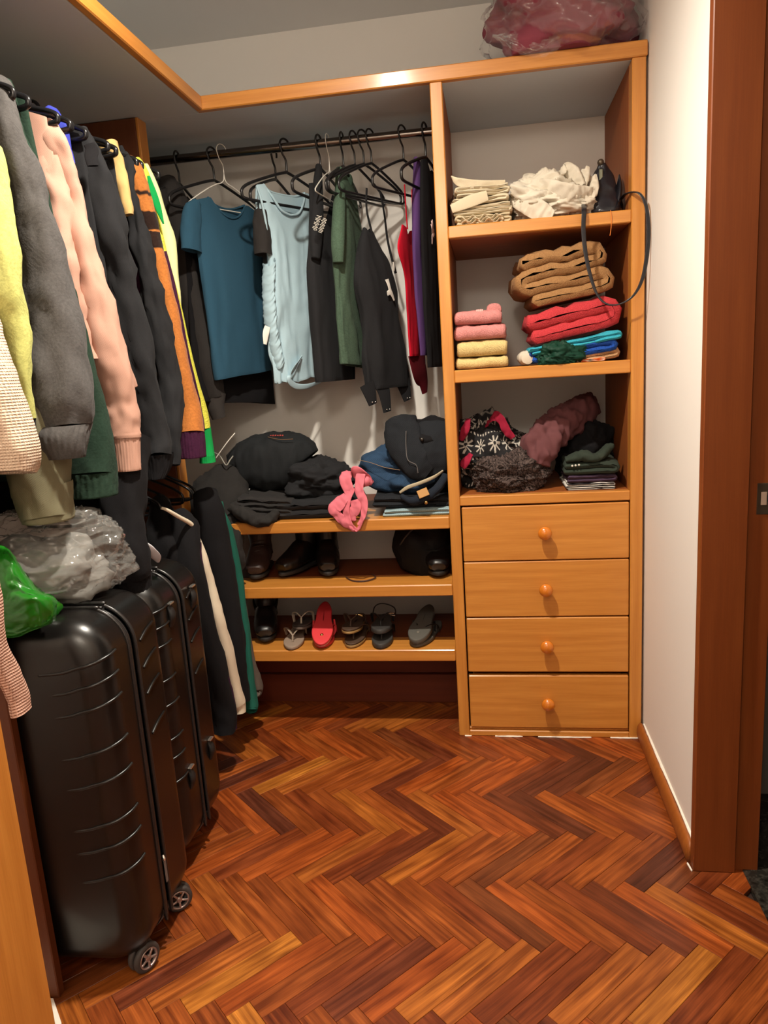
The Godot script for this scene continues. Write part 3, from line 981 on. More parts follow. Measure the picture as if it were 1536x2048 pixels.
	cuff(t, "cuff", [Vector3(-0.0200, 1.1518, 0.9022), Vector3(-0.0200, 1.1353, 0.9142), Vector3(-0.0180, 1.1143, 0.9212), Vector3(-0.0160, 1.0888, 0.9225)], [Vector2(0.0541, 0.0451), Vector2(0.0533, 0.0444), Vector2(0.0481, 0.0401), Vector2(0.0390, 0.0325)], grey, 26)
	# ---- dark green sweatshirt
	var dgreen := cloth("bottle green fleece", c8(46, 66, 54), "heather", 1.0, 0.25)
	t = thing("sweatshirt", "dark bottle green sweatshirt whose hem shows below the charcoal sleeve", "sweatshirt", Vector3(rx, rail_y, 0.755), 0, G)
	body(t, "body", {"y0": -0.09, "y1": -0.90, "w": [0.20, 0.215, 0.215, 0.20], "d": [0.016, 0.028, 0.03, 0.03], "slope": 0.33, "amp": 0.008, "seed": 33.0}, dgreen)
	sleeve(t, "sleeve", [Vector3(-0.1400, 1.8299, 0.7479), Vector3(-0.1100, 1.7762, 0.7758), Vector3(-0.0950, 1.7211, 0.7988), Vector3(-0.0800, 1.6505, 0.7993), Vector3(-0.0750, 1.5818, 0.7893), Vector3(-0.0700, 1.4818, 0.7698), Vector3(-0.0600, 1.3874, 0.7643), Vector3(-0.0500, 1.2619, 0.7722), Vector3(-0.0450, 1.1526, 0.7705), Vector3(-0.0400, 1.0381, 0.7915)], [Vector2(0.0169, 0.0141), Vector2(0.0146, 0.0122), Vector2(0.0165, 0.0138), Vector2(0.0218, 0.0182), Vector2(0.0216, 0.0180), Vector2(0.0232, 0.0194), Vector2(0.0274, 0.0228), Vector2(0.0321, 0.0267), Vector2(0.0460, 0.0383), Vector2(0.0494, 0.0412)], dgreen)
	cuff(t, "hem", [Vector3(-0.0400, 1.0421, 0.7894), Vector3(-0.0400, 1.0196, 0.7923), Vector3(-0.0400, 0.9910, 0.7979)], [Vector2(0.0500, 0.0417), Vector2(0.0506, 0.0422), Vector2(0.0495, 0.0413)], dgreen, 24)
	# ---- peach sweatshirt
	var peach := cloth("peach fleece", c8(194, 150, 132), "weave", 0.95, 0.25)
	t = thing("sweatshirt", "peach pink sweatshirt with a long sleeve and double stitched cuff", "sweatshirt", Vector3(rx, rail_y, 0.69), 0, G)
	body(t, "body", {"y0": -0.11, "y1": -0.62, "w": [0.20, 0.205, 0.205, 0.2], "d": [0.016, 0.03, 0.034, 0.03], "slope": 0.34, "neck": 0.09, "front": 0.05, "amp": 0.011, "freq": 11.0, "seed": 41.0}, peach)
	sleeve(t, "sleeve", [Vector3(-0.1150, 1.7702, 0.6617), Vector3(-0.0950, 1.7390, 0.6700), Vector3(-0.0800, 1.6876, 0.6617), Vector3(-0.0700, 1.6110, 0.6587), Vector3(-0.0550, 1.4992, 0.6746), Vector3(-0.0450, 1.4035, 0.6710), Vector3(-0.0350, 1.2877, 0.6727), Vector3(-0.0300, 1.1936, 0.6660), Vector3(-0.0250, 1.1436, 0.6682), Vector3(-0.0200, 1.1061, 0.6739)], [Vector2(0.0261, 0.0201), Vector2(0.0339, 0.0261), Vector2(0.0211, 0.0162), Vector2(0.0219, 0.0168), Vector2(0.0282, 0.0217), Vector2(0.0385, 0.0296), Vector2(0.0437, 0.0336), Vector2(0.0401, 0.0308), Vector2(0.0402, 0.0310), Vector2(0.0342, 0.0263)], peach, 0.008, 8.0, 40)
	sleeve(t, "front_fold", [Vector3(-0.1300, 1.7427, 0.6513), Vector3(-0.1150, 1.6877, 0.6631), Vector3(-0.1000, 1.6104, 0.6753), Vector3(-0.0850, 1.5249, 0.7009), Vector3(-0.0750, 1.4499, 0.7179), Vector3(-0.0700, 1.3663, 0.7153), Vector3(-0.0650, 1.2807, 0.7164)], [Vector2(0.0391, 0.0391), Vector2(0.0368, 0.0368), Vector2(0.0314, 0.0314), Vector2(0.0259, 0.0259), Vector2(0.0193, 0.0193), Vector2(0.0185, 0.0185), Vector2(0.0220, 0.0220)], peach, 0.013, 9.0, 36)
	sleeve(t, "sleeve_fold", [Vector3(-0.0300, 1.3128, 0.6118), Vector3(-0.0250, 1.2783, 0.6177), Vector3(-0.0200, 1.2414, 0.6122), Vector3(-0.0200, 1.2158, 0.6059)], [Vector2(0.0058, 0.0058), Vector2(0.0064, 0.0064), Vector2(0.0105, 0.0105), Vector2(0.0124, 0.0124)], peach, 0.001, 8.0, 20, true)
	cuff(t, "cuff", [Vector3(-0.0200, 1.1092, 0.6707), Vector3(-0.0200, 1.0693, 0.6745), Vector3(-0.0200, 1.0281, 0.6787)], [Vector2(0.0341, 0.0273), Vector2(0.0318, 0.0254), Vector2(0.0307, 0.0245)], peach, 30)
	sleeve(t, "seam", [Vector3(-0.0200, 1.1138, 0.6707), Vector3(-0.0200, 1.1081, 0.6710), Vector3(-0.0200, 1.1024, 0.6714)], [Vector2(0.0359, 0.0287), Vector2(0.0365, 0.0292), Vector2(0.0359, 0.0287)], peach, 0.0)
	# ---- blue top, only its collar shows
	var blue := cloth("royal blue cotton", c8(62, 70, 170), "weave")
	t = thing("top", "royal blue top of which a little shows behind the peach sweatshirt", "top", Vector3(rx, rail_y, 0.64), 0, G)
	body(t, "body", {"y0": -0.11, "y1": -0.55, "w": [0.17, 0.18, 0.18, 0.18], "d": [0.008, 0.012, 0.012, 0.012], "slope": 0.34, "amp": 0.004, "seed": 44.0}, blue)
	sleeve(t, "sleeve", [Vector3(-0.1400, 1.8236, 0.5928), Vector3(-0.1200, 1.8010, 0.5996), Vector3(-0.1100, 1.7746, 0.5944), Vector3(-0.1000, 1.7107, 0.6048)], [Vector2(0.0160, 0.0145), Vector2(0.0182, 0.0165), Vector2(0.0120, 0.0109), Vector2(0.0114, 0.0104)], blue)
	# ---- black hoodie
	var black := cloth("black cotton", c8(40, 40, 42), "weave", 0.95, 0.25)
	var jet := cloth("jet black cotton", c8(27, 26, 28), "weave", 0.95, 0.2)
	t = thing("hoodie", "black hoodie with a flat drawstring hanging right behind the peach sweatshirt", "hoodie", Vector3(rx, rail_y, 0.56), 0, G)
	body(t, "body", {"y0": -0.10, "y1": -0.66, "w": [0.20, 0.21, 0.21, 0.21], "d": [0.016, 0.034, 0.038, 0.036], "slope": 0.34, "amp": 0.011, "seed": 55.0}, black)
	sleeve(t, "sleeve", [Vector3(-0.1200, 1.7964, 0.5207), Vector3(-0.1000, 1.7617, 0.5296), Vector3(-0.0850, 1.7067, 0.5267), Vector3(-0.0700, 1.5946, 0.5270), Vector3(-0.0600, 1.4704, 0.5126), Vector3(-0.0450, 1.3039, 0.5127), Vector3(-0.0350, 1.1815, 0.5122), Vector3(-0.0300, 1.0815, 0.5131), Vector3(-0.0250, 1.0391, 0.5297)], [Vector2(0.0294, 0.0226), Vector2(0.0366, 0.0281), Vector2(0.0368, 0.0283), Vector2(0.0409, 0.0314), Vector2(0.0392, 0.0301), Vector2(0.0391, 0.0301), Vector2(0.0351, 0.0270), Vector2(0.0413, 0.0318), Vector2(0.0424, 0.0326)], black, 0.012, 8.0, 36)
	cuff(t, "cuff", [Vector3(-0.0250, 1.0465, 0.5179), Vector3(-0.0250, 1.0127, 0.5217), Vector3(-0.0250, 0.9855, 0.5349)], [Vector2(0.0441, 0.0368), Vector2(0.0364, 0.0303), Vector2(0.0233, 0.0194)], jet, 28)
	var s := Shape.new()
	ribbon(s, moved([Vector3(-0.0500, 1.7500, 0.6014), Vector3(-0.0450, 1.7373, 0.6010), Vector3(-0.0450, 1.7184, 0.6102), Vector3(-0.0400, 1.7001, 0.6154)], t.position), [0.012, 0.014, 0.013, 0.012], Vector3(1, 0, -0.6), 0.003)
	part("drawstring", s, jet, t)
	# ---- tan shirt
	var tan := cloth("tan cotton", c8(206, 170, 112), "weave")
	t = thing("shirt", "tan shirt peeping out between two black tops on the left rail", "shirt", Vector3(rx, rail_y, 0.47), 0, G)
	body(t, "body", {"y0": -0.10, "y1": -0.55, "w": [0.19, 0.195, 0.19, 0.19], "d": [0.008, 0.014, 0.014, 0.014], "slope": 0.34, "amp": 0.005, "seed": 58.0}, tan)
	sleeve(t, "sleeve", [Vector3(-0.1100, 1.8076, 0.3951), Vector3(-0.0950, 1.7816, 0.4001), Vector3(-0.0850, 1.7424, 0.3994), Vector3(-0.0750, 1.6930, 0.4063), Vector3(-0.0700, 1.6387, 0.4101)], [Vector2(0.0258, 0.0215), Vector2(0.0206, 0.0171), Vector2(0.0181, 0.0150), Vector2(0.0129, 0.0108), Vector2(0.0104, 0.0086)], tan)
	# ---- second black top
	t = thing("jacket", "black jacket with a creased sleeve beside the orange striped jumper", "jacket", Vector3(rx, rail_y, 0.415), 0, G)
	body(t, "body", {"y0": -0.10, "y1": -0.72, "w": [0.20, 0.21, 0.21, 0.21], "d": [0.014, 0.026, 0.028, 0.028], "slope": 0.34, "amp": 0.009, "seed": 66.0}, black)
	sleeve(t, "sleeve", [Vector3(-0.1150, 1.8188, 0.3198), Vector3(-0.1000, 1.7842, 0.3313), Vector3(-0.0850, 1.7088, 0.3595), Vector3(-0.0800, 1.6523, 0.3552), Vector3(-0.0700, 1.5620, 0.3614), Vector3(-0.0600, 1.4565, 0.3569), Vector3(-0.0500, 1.3354, 0.3509), Vector3(-0.0400, 1.2125, 0.3562), Vector3(-0.0350, 1.0970, 0.3904), Vector3(-0.0300, 1.0056, 0.4240)], [Vector2(0.0148, 0.0118), Vector2(0.0201, 0.0161), Vector2(0.0173, 0.0138), Vector2(0.0214, 0.0171), Vector2(0.0242, 0.0194), Vector2(0.0286, 0.0228), Vector2(0.0324, 0.0259), Vector2(0.0306, 0.0245), Vector2(0.0291, 0.0232), Vector2(0.0192, 0.0154)], black, 0.011, 10.0, 36)
	# ---- orange striped jumper
	var stripes := cloth("orange striped knit", Color.WHITE, "heather", 1.0, 0.2)
	stripes.vertex_color_use_as_albedo = true
	t = thing("jumper", "orange knit jumper with dark brown stripes and purple ribbed edges", "jumper", Vector3(rx, rail_y, 0.345), 0, G)
	body(t, "body", {"y0": -0.10, "y1": -0.72, "w": [0.19, 0.20, 0.2, 0.2], "d": [0.01, 0.018, 0.02, 0.02], "slope": 0.34, "amp": 0.005, "seed": 70.0}, cloth("dark purple rib", c8(74, 34, 62), "heather"))
	s = Shape.new()
	var org := c8(208, 128, 66).srgb_to_linear()
	var brn := c8(52, 34, 32).srgb_to_linear()
	var or_path: Array = [[Vector3(-0.1000, 1.7983, 0.3088), Vector3(-0.0850, 1.7591, 0.3189), Vector3(-0.0750, 1.6807, 0.3074), Vector3(-0.0700, 1.6229, 0.2990), Vector3(-0.0650, 1.5665, 0.2999), Vector3(-0.0550, 1.4619, 0.2926), Vector3(-0.0400, 1.2568, 0.2856), Vector3(-0.0350, 1.1485, 0.2771), Vector3(-0.0300, 1.0777, 0.2899)], [Vector2(0.0159, 0.0145), Vector2(0.0251, 0.0229), Vector2(0.0241, 0.0219), Vector2(0.0244, 0.0221), Vector2(0.0252, 0.0229), Vector2(0.0269, 0.0244), Vector2(0.0310, 0.0282), Vector2(0.0386, 0.0351), Vector2(0.0407, 0.0370)]]
	tube(s, moved(or_path[0], t.position), or_path[1], 32, 150, Vector3(0, 0, 1), false, 0.003, 9.0, 0.9)
	var bands := [[1.7032, 1.7138], [1.6190, 1.6641], [1.5709, 1.6149]]
	for k in s.v.size():
		var y := s.v[k].y + rail_y
		s.col[k] = org
		for b in bands:
			if y > b[0] and y < b[1]:
				s.col[k] = brn
	part("sleeve", s, stripes, t)
	cuff(t, "cuff", [Vector3(-0.0300, 1.0830, 0.2866), Vector3(-0.0300, 1.0437, 0.2891), Vector3(-0.0300, 1.0083, 0.2905)], [Vector2(0.0400, 0.0364), Vector2(0.0409, 0.0372), Vector2(0.0403, 0.0366)], cloth("dark purple rib", c8(74, 34, 62), "heather"), 30)
	sleeve(t, "side_panel", [Vector3(-0.0550, 1.5710, 0.2621), Vector3(-0.0450, 1.4653, 0.2467), Vector3(-0.0300, 1.2558, 0.2354), Vector3(-0.0250, 1.1437, 0.2070), Vector3(-0.0200, 1.0758, 0.2145)], [Vector2(0.0075, 0.0075), Vector2(0.0076, 0.0076), Vector2(0.0078, 0.0078), Vector2(0.0080, 0.0080), Vector2(0.0058, 0.0058)], cloth("dark purple rib", c8(74, 34, 62), "heather"), 0.001, 9.0, 12)
	# ---- pale lime shirt with a green inside
	var pale := cloth("pale lime cotton", c8(222, 226, 168), "weave")
	var green := cloth("bright green rib", c8(24, 150, 74), "weave")
	t = thing("shirt", "pale lime shirt with a green strip behind the neon yellow jumper", "shirt", Vector3(rx, rail_y, 0.215), 0, G)
	body(t, "body", {"y0": -0.12, "y1": -0.60, "w": [0.18, 0.19, 0.19, 0.19], "d": [0.008, 0.012, 0.012, 0.012], "slope": 0.36, "amp": 0.004, "seed": 75.0}, pale)
	sleeve(t, "sleeve", [Vector3(-0.0950, 1.8037, 0.2259), Vector3(-0.0850, 1.7638, 0.2292), Vector3(-0.0750, 1.6977, 0.2213), Vector3(-0.0650, 1.6158, 0.2138), Vector3(-0.0550, 1.4890, 0.2177), Vector3(-0.0500, 1.3643, 0.2189), Vector3(-0.0450, 1.2804, 0.2196)], [Vector2(0.0090, 0.0082), Vector2(0.0138, 0.0126), Vector2(0.0188, 0.0171), Vector2(0.0226, 0.0205), Vector2(0.0150, 0.0136), Vector2(0.0086, 0.0079), Vector2(0.0058, 0.0053)], pale, 0.003)
	s = Shape.new()
	ribbon(s, moved([Vector3(-0.0550, 1.7540, 0.3021), Vector3(-0.0500, 1.7139, 0.2976), Vector3(-0.0450, 1.6779, 0.2886), Vector3(-0.0400, 1.6380, 0.2771)], t.position), [0.004, 0.010, 0.009, 0.002], Vector3(0.7, 0, -0.7), 0.003)
	part("green_strip", s, green, t)
	# ---- neon yellow jumper
	var neon := cloth("neon yellow knit", c8(240, 238, 92), "terry", 1.0, 0.2)
	t = thing("jumper", "neon yellow knit jumper with a bright green ribbed hem", "jumper", Vector3(rx, rail_y, 0.275), 0, G)
	body(t, "body", {"y0": -0.11, "y1": -0.70, "w": [0.18, 0.195, 0.195, 0.195], "d": [0.008, 0.012, 0.012, 0.012], "slope": 0.36, "amp": 0.004, "seed": 79.0}, neon)
	sleeve(t, "sleeve", [Vector3(-0.1000, 1.8096, 0.2645), Vector3(-0.0850, 1.7715, 0.2665), Vector3(-0.0750, 1.6904, 0.2582), Vector3(-0.0700, 1.6303, 0.2552), Vector3(-0.0650, 1.5732, 0.2525), Vector3(-0.0550, 1.4669, 0.2371), Vector3(-0.0400, 1.2562, 0.2171), Vector3(-0.0300, 1.1432, 0.1950), Vector3(-0.0250, 1.0813, 0.1930)], [Vector2(0.0093, 0.0093), Vector2(0.0140, 0.0140), Vector2(0.0135, 0.0135), Vector2(0.0136, 0.0136), Vector2(0.0130, 0.0130), Vector2(0.0146, 0.0146), Vector2(0.0172, 0.0172), Vector2(0.0198, 0.0198), Vector2(0.0192, 0.0192)], neon, 0.002, 9.0, 28)
	cuff(t, "hem", [Vector3(-0.0250, 1.0855, 0.1898), Vector3(-0.0250, 1.0324, 0.1918), Vector3(-0.0200, 0.9819, 0.2054)], [Vector2(0.0184, 0.0184), Vector2(0.0207, 0.0207), Vector2(0.0229, 0.0229)], green, 22)
	for z in [[0.975, "lime sweatshirt"], [1.04, "cream waffle jumper"], [0.91, "khaki shirt"], [0.84, "charcoal sweatshirt"], [0.755, "dark green sweatshirt"], [0.69, "peach sweatshirt"], [0.64, "royal blue top"], [0.56, "black hoodie"], [0.47, "tan shirt"], [0.415, "black jacket"], [0.345, "orange striped jumper"], [0.275, "neon yellow jumper"], [0.215, "pale lime shirt"]]:
		hanger(Vector3(rx + 0.006, rail_y - 0.034, z[0] + 0.006), 0.10 * sin(z[0] * 40.0), "black plastic hanger of the %s on the left rail" % z[1], H, "thick")


func low_garments() -> void:
	var G := "clothes hanging low behind the suitcases"
	var jet := cloth("jet black cotton", c8(27, 26, 28), "weave", 0.95, 0.2)
	var black := cloth("black cotton", c8(40, 40, 42), "weave", 0.95, 0.25)
	# ---- long black knit coat from the upper rail
	var t := thing("cardigan", "long black cardigan hanging down onto the second suitcase beside the plastic bag", "cardigan", Vector3(-0.29, 1.93, 0.625), 0, G)
	body(t, "body", {"y0": -0.12, "y1": -1.00, "w": [0.18, 0.19, 0.19, 0.19], "d": [0.008, 0.014, 0.016, 0.016], "slope": 0.34, "amp": 0.006, "seed": 83.0}, jet)
	sleeve(t, "sleeve", [Vector3(-0.0600, 1.0937, 0.6146), Vector3(-0.0500, 1.0034, 0.6556), Vector3(-0.0450, 0.9023, 0.6889), Vector3(-0.0400, 0.8328, 0.6994), Vector3(-0.0400, 0.7811, 0.6893)], [Vector2(0.0644, 0.0586), Vector2(0.0552, 0.0502), Vector2(0.0482, 0.0438), Vector2(0.0489, 0.0444), Vector2(0.0446, 0.0406)], jet, 0.008, 8.0, 36)
	cuff(t, "cuff", [Vector3(-0.0400, 0.7854, 0.6869), Vector3(-0.0350, 0.7562, 0.6886), Vector3(-0.0300, 0.7349, 0.6918)], [Vector2(0.0453, 0.0412), Vector2(0.0387, 0.0352), Vector2(0.0302, 0.0275)], jet, 22)
	hanger(Vector3(-0.284, 1.896, 0.631), 0.0, "black plastic hanger of the long black cardigan on the left rail", "black plastic hangers on the left rail", "thick")
	# ---- black dress with a pale tag
	t = thing("dress", "black dress with a shiny white tag hanging behind the second suitcase", "dress", Vector3(-0.31, 1.02, 0.42), 0, G)
	sleeve(t, "skirt", [Vector3(-0.1800, 0.8794, 0.2296), Vector3(-0.1500, 0.8426, 0.2768), Vector3(-0.1300, 0.7916, 0.3174), Vector3(-0.1200, 0.7235, 0.3416), Vector3(-0.1200, 0.5265, 0.3398), Vector3(-0.1200, 0.2777, 0.3137)], [Vector2(0.0231, 0.0192), Vector2(0.0407, 0.0339), Vector2(0.0475, 0.0396), Vector2(0.0487, 0.0406), Vector2(0.0452, 0.0376), Vector2(0.0421, 0.0350)], jet, 0.008, 9.0, 32)
	var s := Shape.new()
	ribbon(s, moved([Vector3(0.0000, 0.8581, 0.6802), Vector3(0.0050, 0.8384, 0.6702), Vector3(0.0050, 0.8159, 0.6502), Vector3(0.0000, 0.7953, 0.6293)], t.position), [0.002, 0.011, 0.014, 0.004], Vector3(0.9, -0.35, -0.5), 0.002)
	part("tag", s, plain("white card", c8(215, 215, 222), 0.4), t, "shiny white tag")
	# ---- purple trousers
	var plum := cloth("plum cotton", c8(62, 28, 54), "weave")
	t = thing("trousers", "black trousers with a plum edge hanging just in front of the cream trousers", "trousers", Vector3(-0.31, 1.02, 0.30), 0, G)
	sleeve(t, "leg", [Vector3(-0.1000, 0.8440, 0.2912), Vector3(-0.0700, 0.8033, 0.3120), Vector3(-0.0550, 0.7066, 0.3394), Vector3(-0.0500, 0.5348, 0.3225), Vector3(-0.0400, 0.2530, 0.2624), Vector3(-0.0400, 0.1494, 0.2630)], [Vector2(0.0313, 0.0261), Vector2(0.0413, 0.0344), Vector2(0.0382, 0.0318), Vector2(0.0413, 0.0344), Vector2(0.0419, 0.0349), Vector2(0.0374, 0.0312)], jet, 0.007, 9.0, 32)
	sleeve(t, "side_edge", [Vector3(-0.0350, 0.7638, 0.3056), Vector3(-0.0300, 0.6994, 0.3161), Vector3(-0.0250, 0.5284, 0.3059), Vector3(-0.0200, 0.3753, 0.2789), Vector3(-0.0150, 0.2475, 0.2508), Vector3(-0.0150, 0.1511, 0.2529)], [Vector2(0.0083, 0.0103), Vector2(0.0076, 0.0095), Vector2(0.0120, 0.0150), Vector2(0.0138, 0.0172), Vector2(0.0149, 0.0186), Vector2(0.0120, 0.0150)], plum, 0.003, 9.0, 20)
	# ---- cream trousers folded over a hanger
	var cream := cloth("cream linen", c8(236, 224, 200), "weave", 0.9)
	t = thing("trousers", "cream trousers folded over a hanger with one pale leg hanging to the floor", "trousers", Vector3(-0.31, 1.02, 0.235), 0, G)
	sleeve(t, "leg", [Vector3(-0.0500, 0.8208, 0.3006), Vector3(-0.0400, 0.7375, 0.2900), Vector3(-0.0350, 0.6084, 0.2670), Vector3(-0.0300, 0.5083, 0.2508), Vector3(-0.0300, 0.3623, 0.2111), Vector3(-0.0250, 0.2006, 0.1731)], [Vector2(0.0102, 0.0093), Vector2(0.0162, 0.0148), Vector2(0.0211, 0.0192), Vector2(0.0253, 0.0230), Vector2(0.0284, 0.0258), Vector2(0.0260, 0.0237)], cream, 0.004, 9.0, 32)
	sleeve(t, "hem", [Vector3(-0.0250, 0.2061, 0.1738), Vector3(-0.0250, 0.1859, 0.1680), Vector3(-0.0250, 0.1657, 0.1694)], [Vector2(0.0268, 0.0244), Vector2(0.0245, 0.0223), Vector2(0.0229, 0.0208)], cream, 0.001, 9.0, 32)
	s = Shape.new()
	tube(s, moved([Vector3(-0.0600, 0.8966, 0.4567), Vector3(-0.0500, 0.8883, 0.4441), Vector3(-0.0450, 0.8569, 0.3877), Vector3(-0.0400, 0.8234, 0.3270), Vector3(-0.0400, 0.7936, 0.2996), Vector3(-0.0400, 0.7384, 0.2935)], t.position), [Vector2(0.004, 0.004), Vector2(0.004, 0.005), Vector2(0.005, 0.006), Vector2(0.005, 0.007), Vector2(0.005, 0.007), Vector2(0.004, 0.006)], 12, 40)
	part("fold", s, cream, t, "folded edge over the hanger")
	# ---- black trousers
	t = thing("trousers", "black trousers hanging between the cream trousers and the teal trousers", "trousers", Vector3(-0.31, 1.02, 0.14), 0, G)
	sleeve(t, "leg", [Vector3(-0.0800, 0.8777, 0.1141), Vector3(-0.0600, 0.8266, 0.1402), Vector3(-0.0500, 0.6981, 0.1387), Vector3(-0.0400, 0.4660, 0.1352), Vector3(-0.0350, 0.2744, 0.1273), Vector3(-0.0300, 0.1834, 0.1206)], [Vector2(0.0375, 0.0313), Vector2(0.0443, 0.0369), Vector2(0.0456, 0.0380), Vector2(0.0457, 0.0381), Vector2(0.0383, 0.0319), Vector2(0.0286, 0.0238)], jet, 0.006, 9.0, 32)
	# ---- teal trousers
	var teal := cloth("teal green cotton", c8(36, 98, 84), "weave")
	t = thing("trousers", "teal green trousers hanging at the corner beside the low rack", "trousers", Vector3(-0.31, 1.02, 0.075), 0, G)
	sleeve(t, "leg", [Vector3(-0.0500, 0.8394, 0.0862), Vector3(-0.0400, 0.8011, 0.0977), Vector3(-0.0350, 0.7483, 0.0802), Vector3(-0.0300, 0.5927, 0.0595), Vector3(-0.0250, 0.4390, 0.0621), Vector3(-0.0200, 0.2837, 0.0689), Vector3(-0.0200, 0.1513, 0.0735), Vector3(-0.0200, 0.1309, 0.0798)], [Vector2(0.0128, 0.0116), Vector2(0.0160, 0.0145), Vector2(0.0202, 0.0183), Vector2(0.0231, 0.0210), Vector2(0.0233, 0.0212), Vector2(0.0219, 0.0199), Vector2(0.0238, 0.0216), Vector2(0.0221, 0.0201)], teal, 0.004, 9.0, 32)
	# ---- grey trousers
	var ash := cloth("ash grey cotton", c8(98, 88, 80), "weave")
	t = thing("trousers", "ash grey trousers whose narrow leg ends beside the lowest shelf", "trousers", Vector3(-0.31, 1.02, 0.045), 0, G)
	sleeve(t, "leg", [Vector3(-0.0400, 0.6288, 0.0061), Vector3(-0.0300, 0.4595, 0.0215), Vector3(-0.0250, 0.3000, 0.0233), Vector3(-0.0200, 0.1743, 0.0076), Vector3(-0.0200, 0.1666, 0.0263)], [Vector2(0.0118, 0.0107), Vector2(0.0135, 0.0123), Vector2(0.0171, 0.0156), Vector2(0.0261, 0.0237), Vector2(0.0173, 0.0157)], ash, 0.003, 9.0, 28)
	for z in [[0.42, "black dress"], [0.30, "plum edged black trousers"], [0.235, "cream trousers"], [0.14, "black trousers"], [0.075, "teal trousers"], [0.045, "ash grey trousers"]]:
		hanger(Vector3(-0.31, 1.032, z[0]), 0.0, "black plastic hanger of the %s on the low rail" % z[1], "black plastic hangers on the low rail", "slim")


func back_garments() -> void:
	var G := "tops hanging on the back rail"
	var H := "black plastic hangers on the back rail"
	var y := 1.955
	var zc := -0.27
	var black := cloth("black cotton", c8(40, 40, 42), "weave", 0.95, 0.25)
	var soot := cloth("soot jersey", c8(52, 49, 48), "weave", 0.95, 0.25)
	var jet := cloth("jet black cotton", c8(27, 26, 28), "weave", 0.95, 0.2)
	var jersey := cloth("dark grey jersey", c8(66, 62, 60), "weave", 0.95, 0.25)
	var dark := plain("dark hanger", c8(30, 29, 30), 0.3)
	# ---- dark long sleeved top in the corner
	var t := thing("top", "dark grey long sleeved top in the corner at the left end of the back rail", "top", Vector3(-0.205, y, zc), deg_to_rad(87), G)
	body(t, "body", {"y0": -0.10, "y1": -0.80, "w": [0.17, 0.19, 0.19, 0.19], "d": [0.012, 0.025, 0.028, 0.028], "slope": 0.34, "amp": 0.008, "seed": 91.0}, soot)
	var o := Node3D.new()
	o.position = t.position
	var sl := func(called: String, data: Array, m: Material, amp := 0.006) -> void:
		var s := Shape.new()
		tube(s, moved(data[0], t.position), data[1], 32, (data[0].size() - 1) * 7 + 1, Vector3(0, 0, 1), false, amp, 9.0, 0.9)
		var q := part(called, s, m, t)
		q.transform = Transform3D(Basis(Vector3.UP, -t.rotation.y), Vector3.ZERO)
	sl.call("sleeve", [[Vector3(-0.2200, 1.8764, -0.2063), Vector3(-0.2000, 1.8089, -0.1896), Vector3(-0.1800, 1.6788, -0.1707), Vector3(-0.1700, 1.5508, -0.1678), Vector3(-0.1500, 1.4035, -0.1662), Vector3(-0.1300, 1.2533, -0.1612), Vector3(-0.1250, 1.1650, -0.1728)], [Vector2(0.0281, 0.0281), Vector2(0.0413, 0.0413), Vector2(0.0413, 0.0413), Vector2(0.0417, 0.0417), Vector2(0.0438, 0.0438), Vector2(0.0408, 0.0408), Vector2(0.0361, 0.0361)]], soot)
	sl.call("cuff", [[Vector3(-0.1250, 1.1718, -0.1748), Vector3(-0.1250, 1.1310, -0.1721), Vector3(-0.1200, 1.0891, -0.1774)], [Vector2(0.0378, 0.0378), Vector2(0.0293, 0.0293), Vector2(0.0234, 0.0234)]], jersey, 0.001)
	o.free()
	hanger(Vector3(-0.205, y, zc), deg_to_rad(87), "black plastic hanger of the dark grey long sleeved top", H, "plastic", dark)
	# ---- black vest behind the teal T-shirt
	t = thing("top", "black top whose hem hangs out below the blue T-shirt", "top", Vector3(-0.082, y, zc), deg_to_rad(63), G)
	body(t, "body", {"y0": -0.17, "y1": -0.82, "w": [0.15, 0.165, 0.175, 0.19], "d": [0.008, 0.012, 0.014, 0.02], "slope": 0.3, "amp": 0.005, "tilt": -0.02, "seed": 95.0}, jet)
	hanger(Vector3(-0.082, y, zc), deg_to_rad(63), "black plastic hanger half hidden behind the blue T-shirt", H, "plastic", dark)
	# ---- blue T-shirt on a white wire hanger
	var blue := cloth("petrol blue jersey", c8(50, 86, 108), "weave", 0.95, 0.15)
	t = thing("tee_shirt", "petrol blue T-shirt with short sleeves on a white wire hanger", "T-shirt", Vector3(-0.036, y, zc + 0.03), deg_to_rad(66), G)
	body(t, "body", {"y0": -0.155, "y1": -0.725, "w": [0.155, 0.152, 0.148, 0.143, 0.135], "d": [0.012, 0.024, 0.026, 0.024, 0.022], "slope": 0.30, "neck": 0.085, "front": 0.055, "back": 0.02, "amp": 0.009, "freq": 9.0, "tilt": 0.012, "seed": 101.0}, blue)
	var s := Shape.new()
	tube(s, [Vector3(-0.135, -0.18, 0.0), Vector3(-0.160, -0.212, 0.0), Vector3(-0.176, -0.27, 0.0), Vector3(-0.183, -0.330, 0.0)], [Vector2(0.016, 0.012), Vector2(0.032, 0.018), Vector2(0.036, 0.022), Vector2(0.038, 0.020)], 28, 26, Vector3(0, 0, 1), false, 0.004, 9.0, 0.9)
	part("sleeve", s, blue, t)
	s = Shape.new()
	tube(s, [Vector3(0.165, -0.19, 0.0), Vector3(0.19, -0.225, 0.0), Vector3(0.20, -0.28, 0.0), Vector3(0.202, -0.335, 0.0)], [Vector2(0.018, 0.02), Vector2(0.03, 0.036), Vector2(0.032, 0.046), Vector2(0.03, 0.05)], 28, 26, Vector3(0, 0, 1), false, 0.004, 9.0, 0.9)
	part("sleeve", s, blue, t)
	s = Shape.new()
	var ring := []
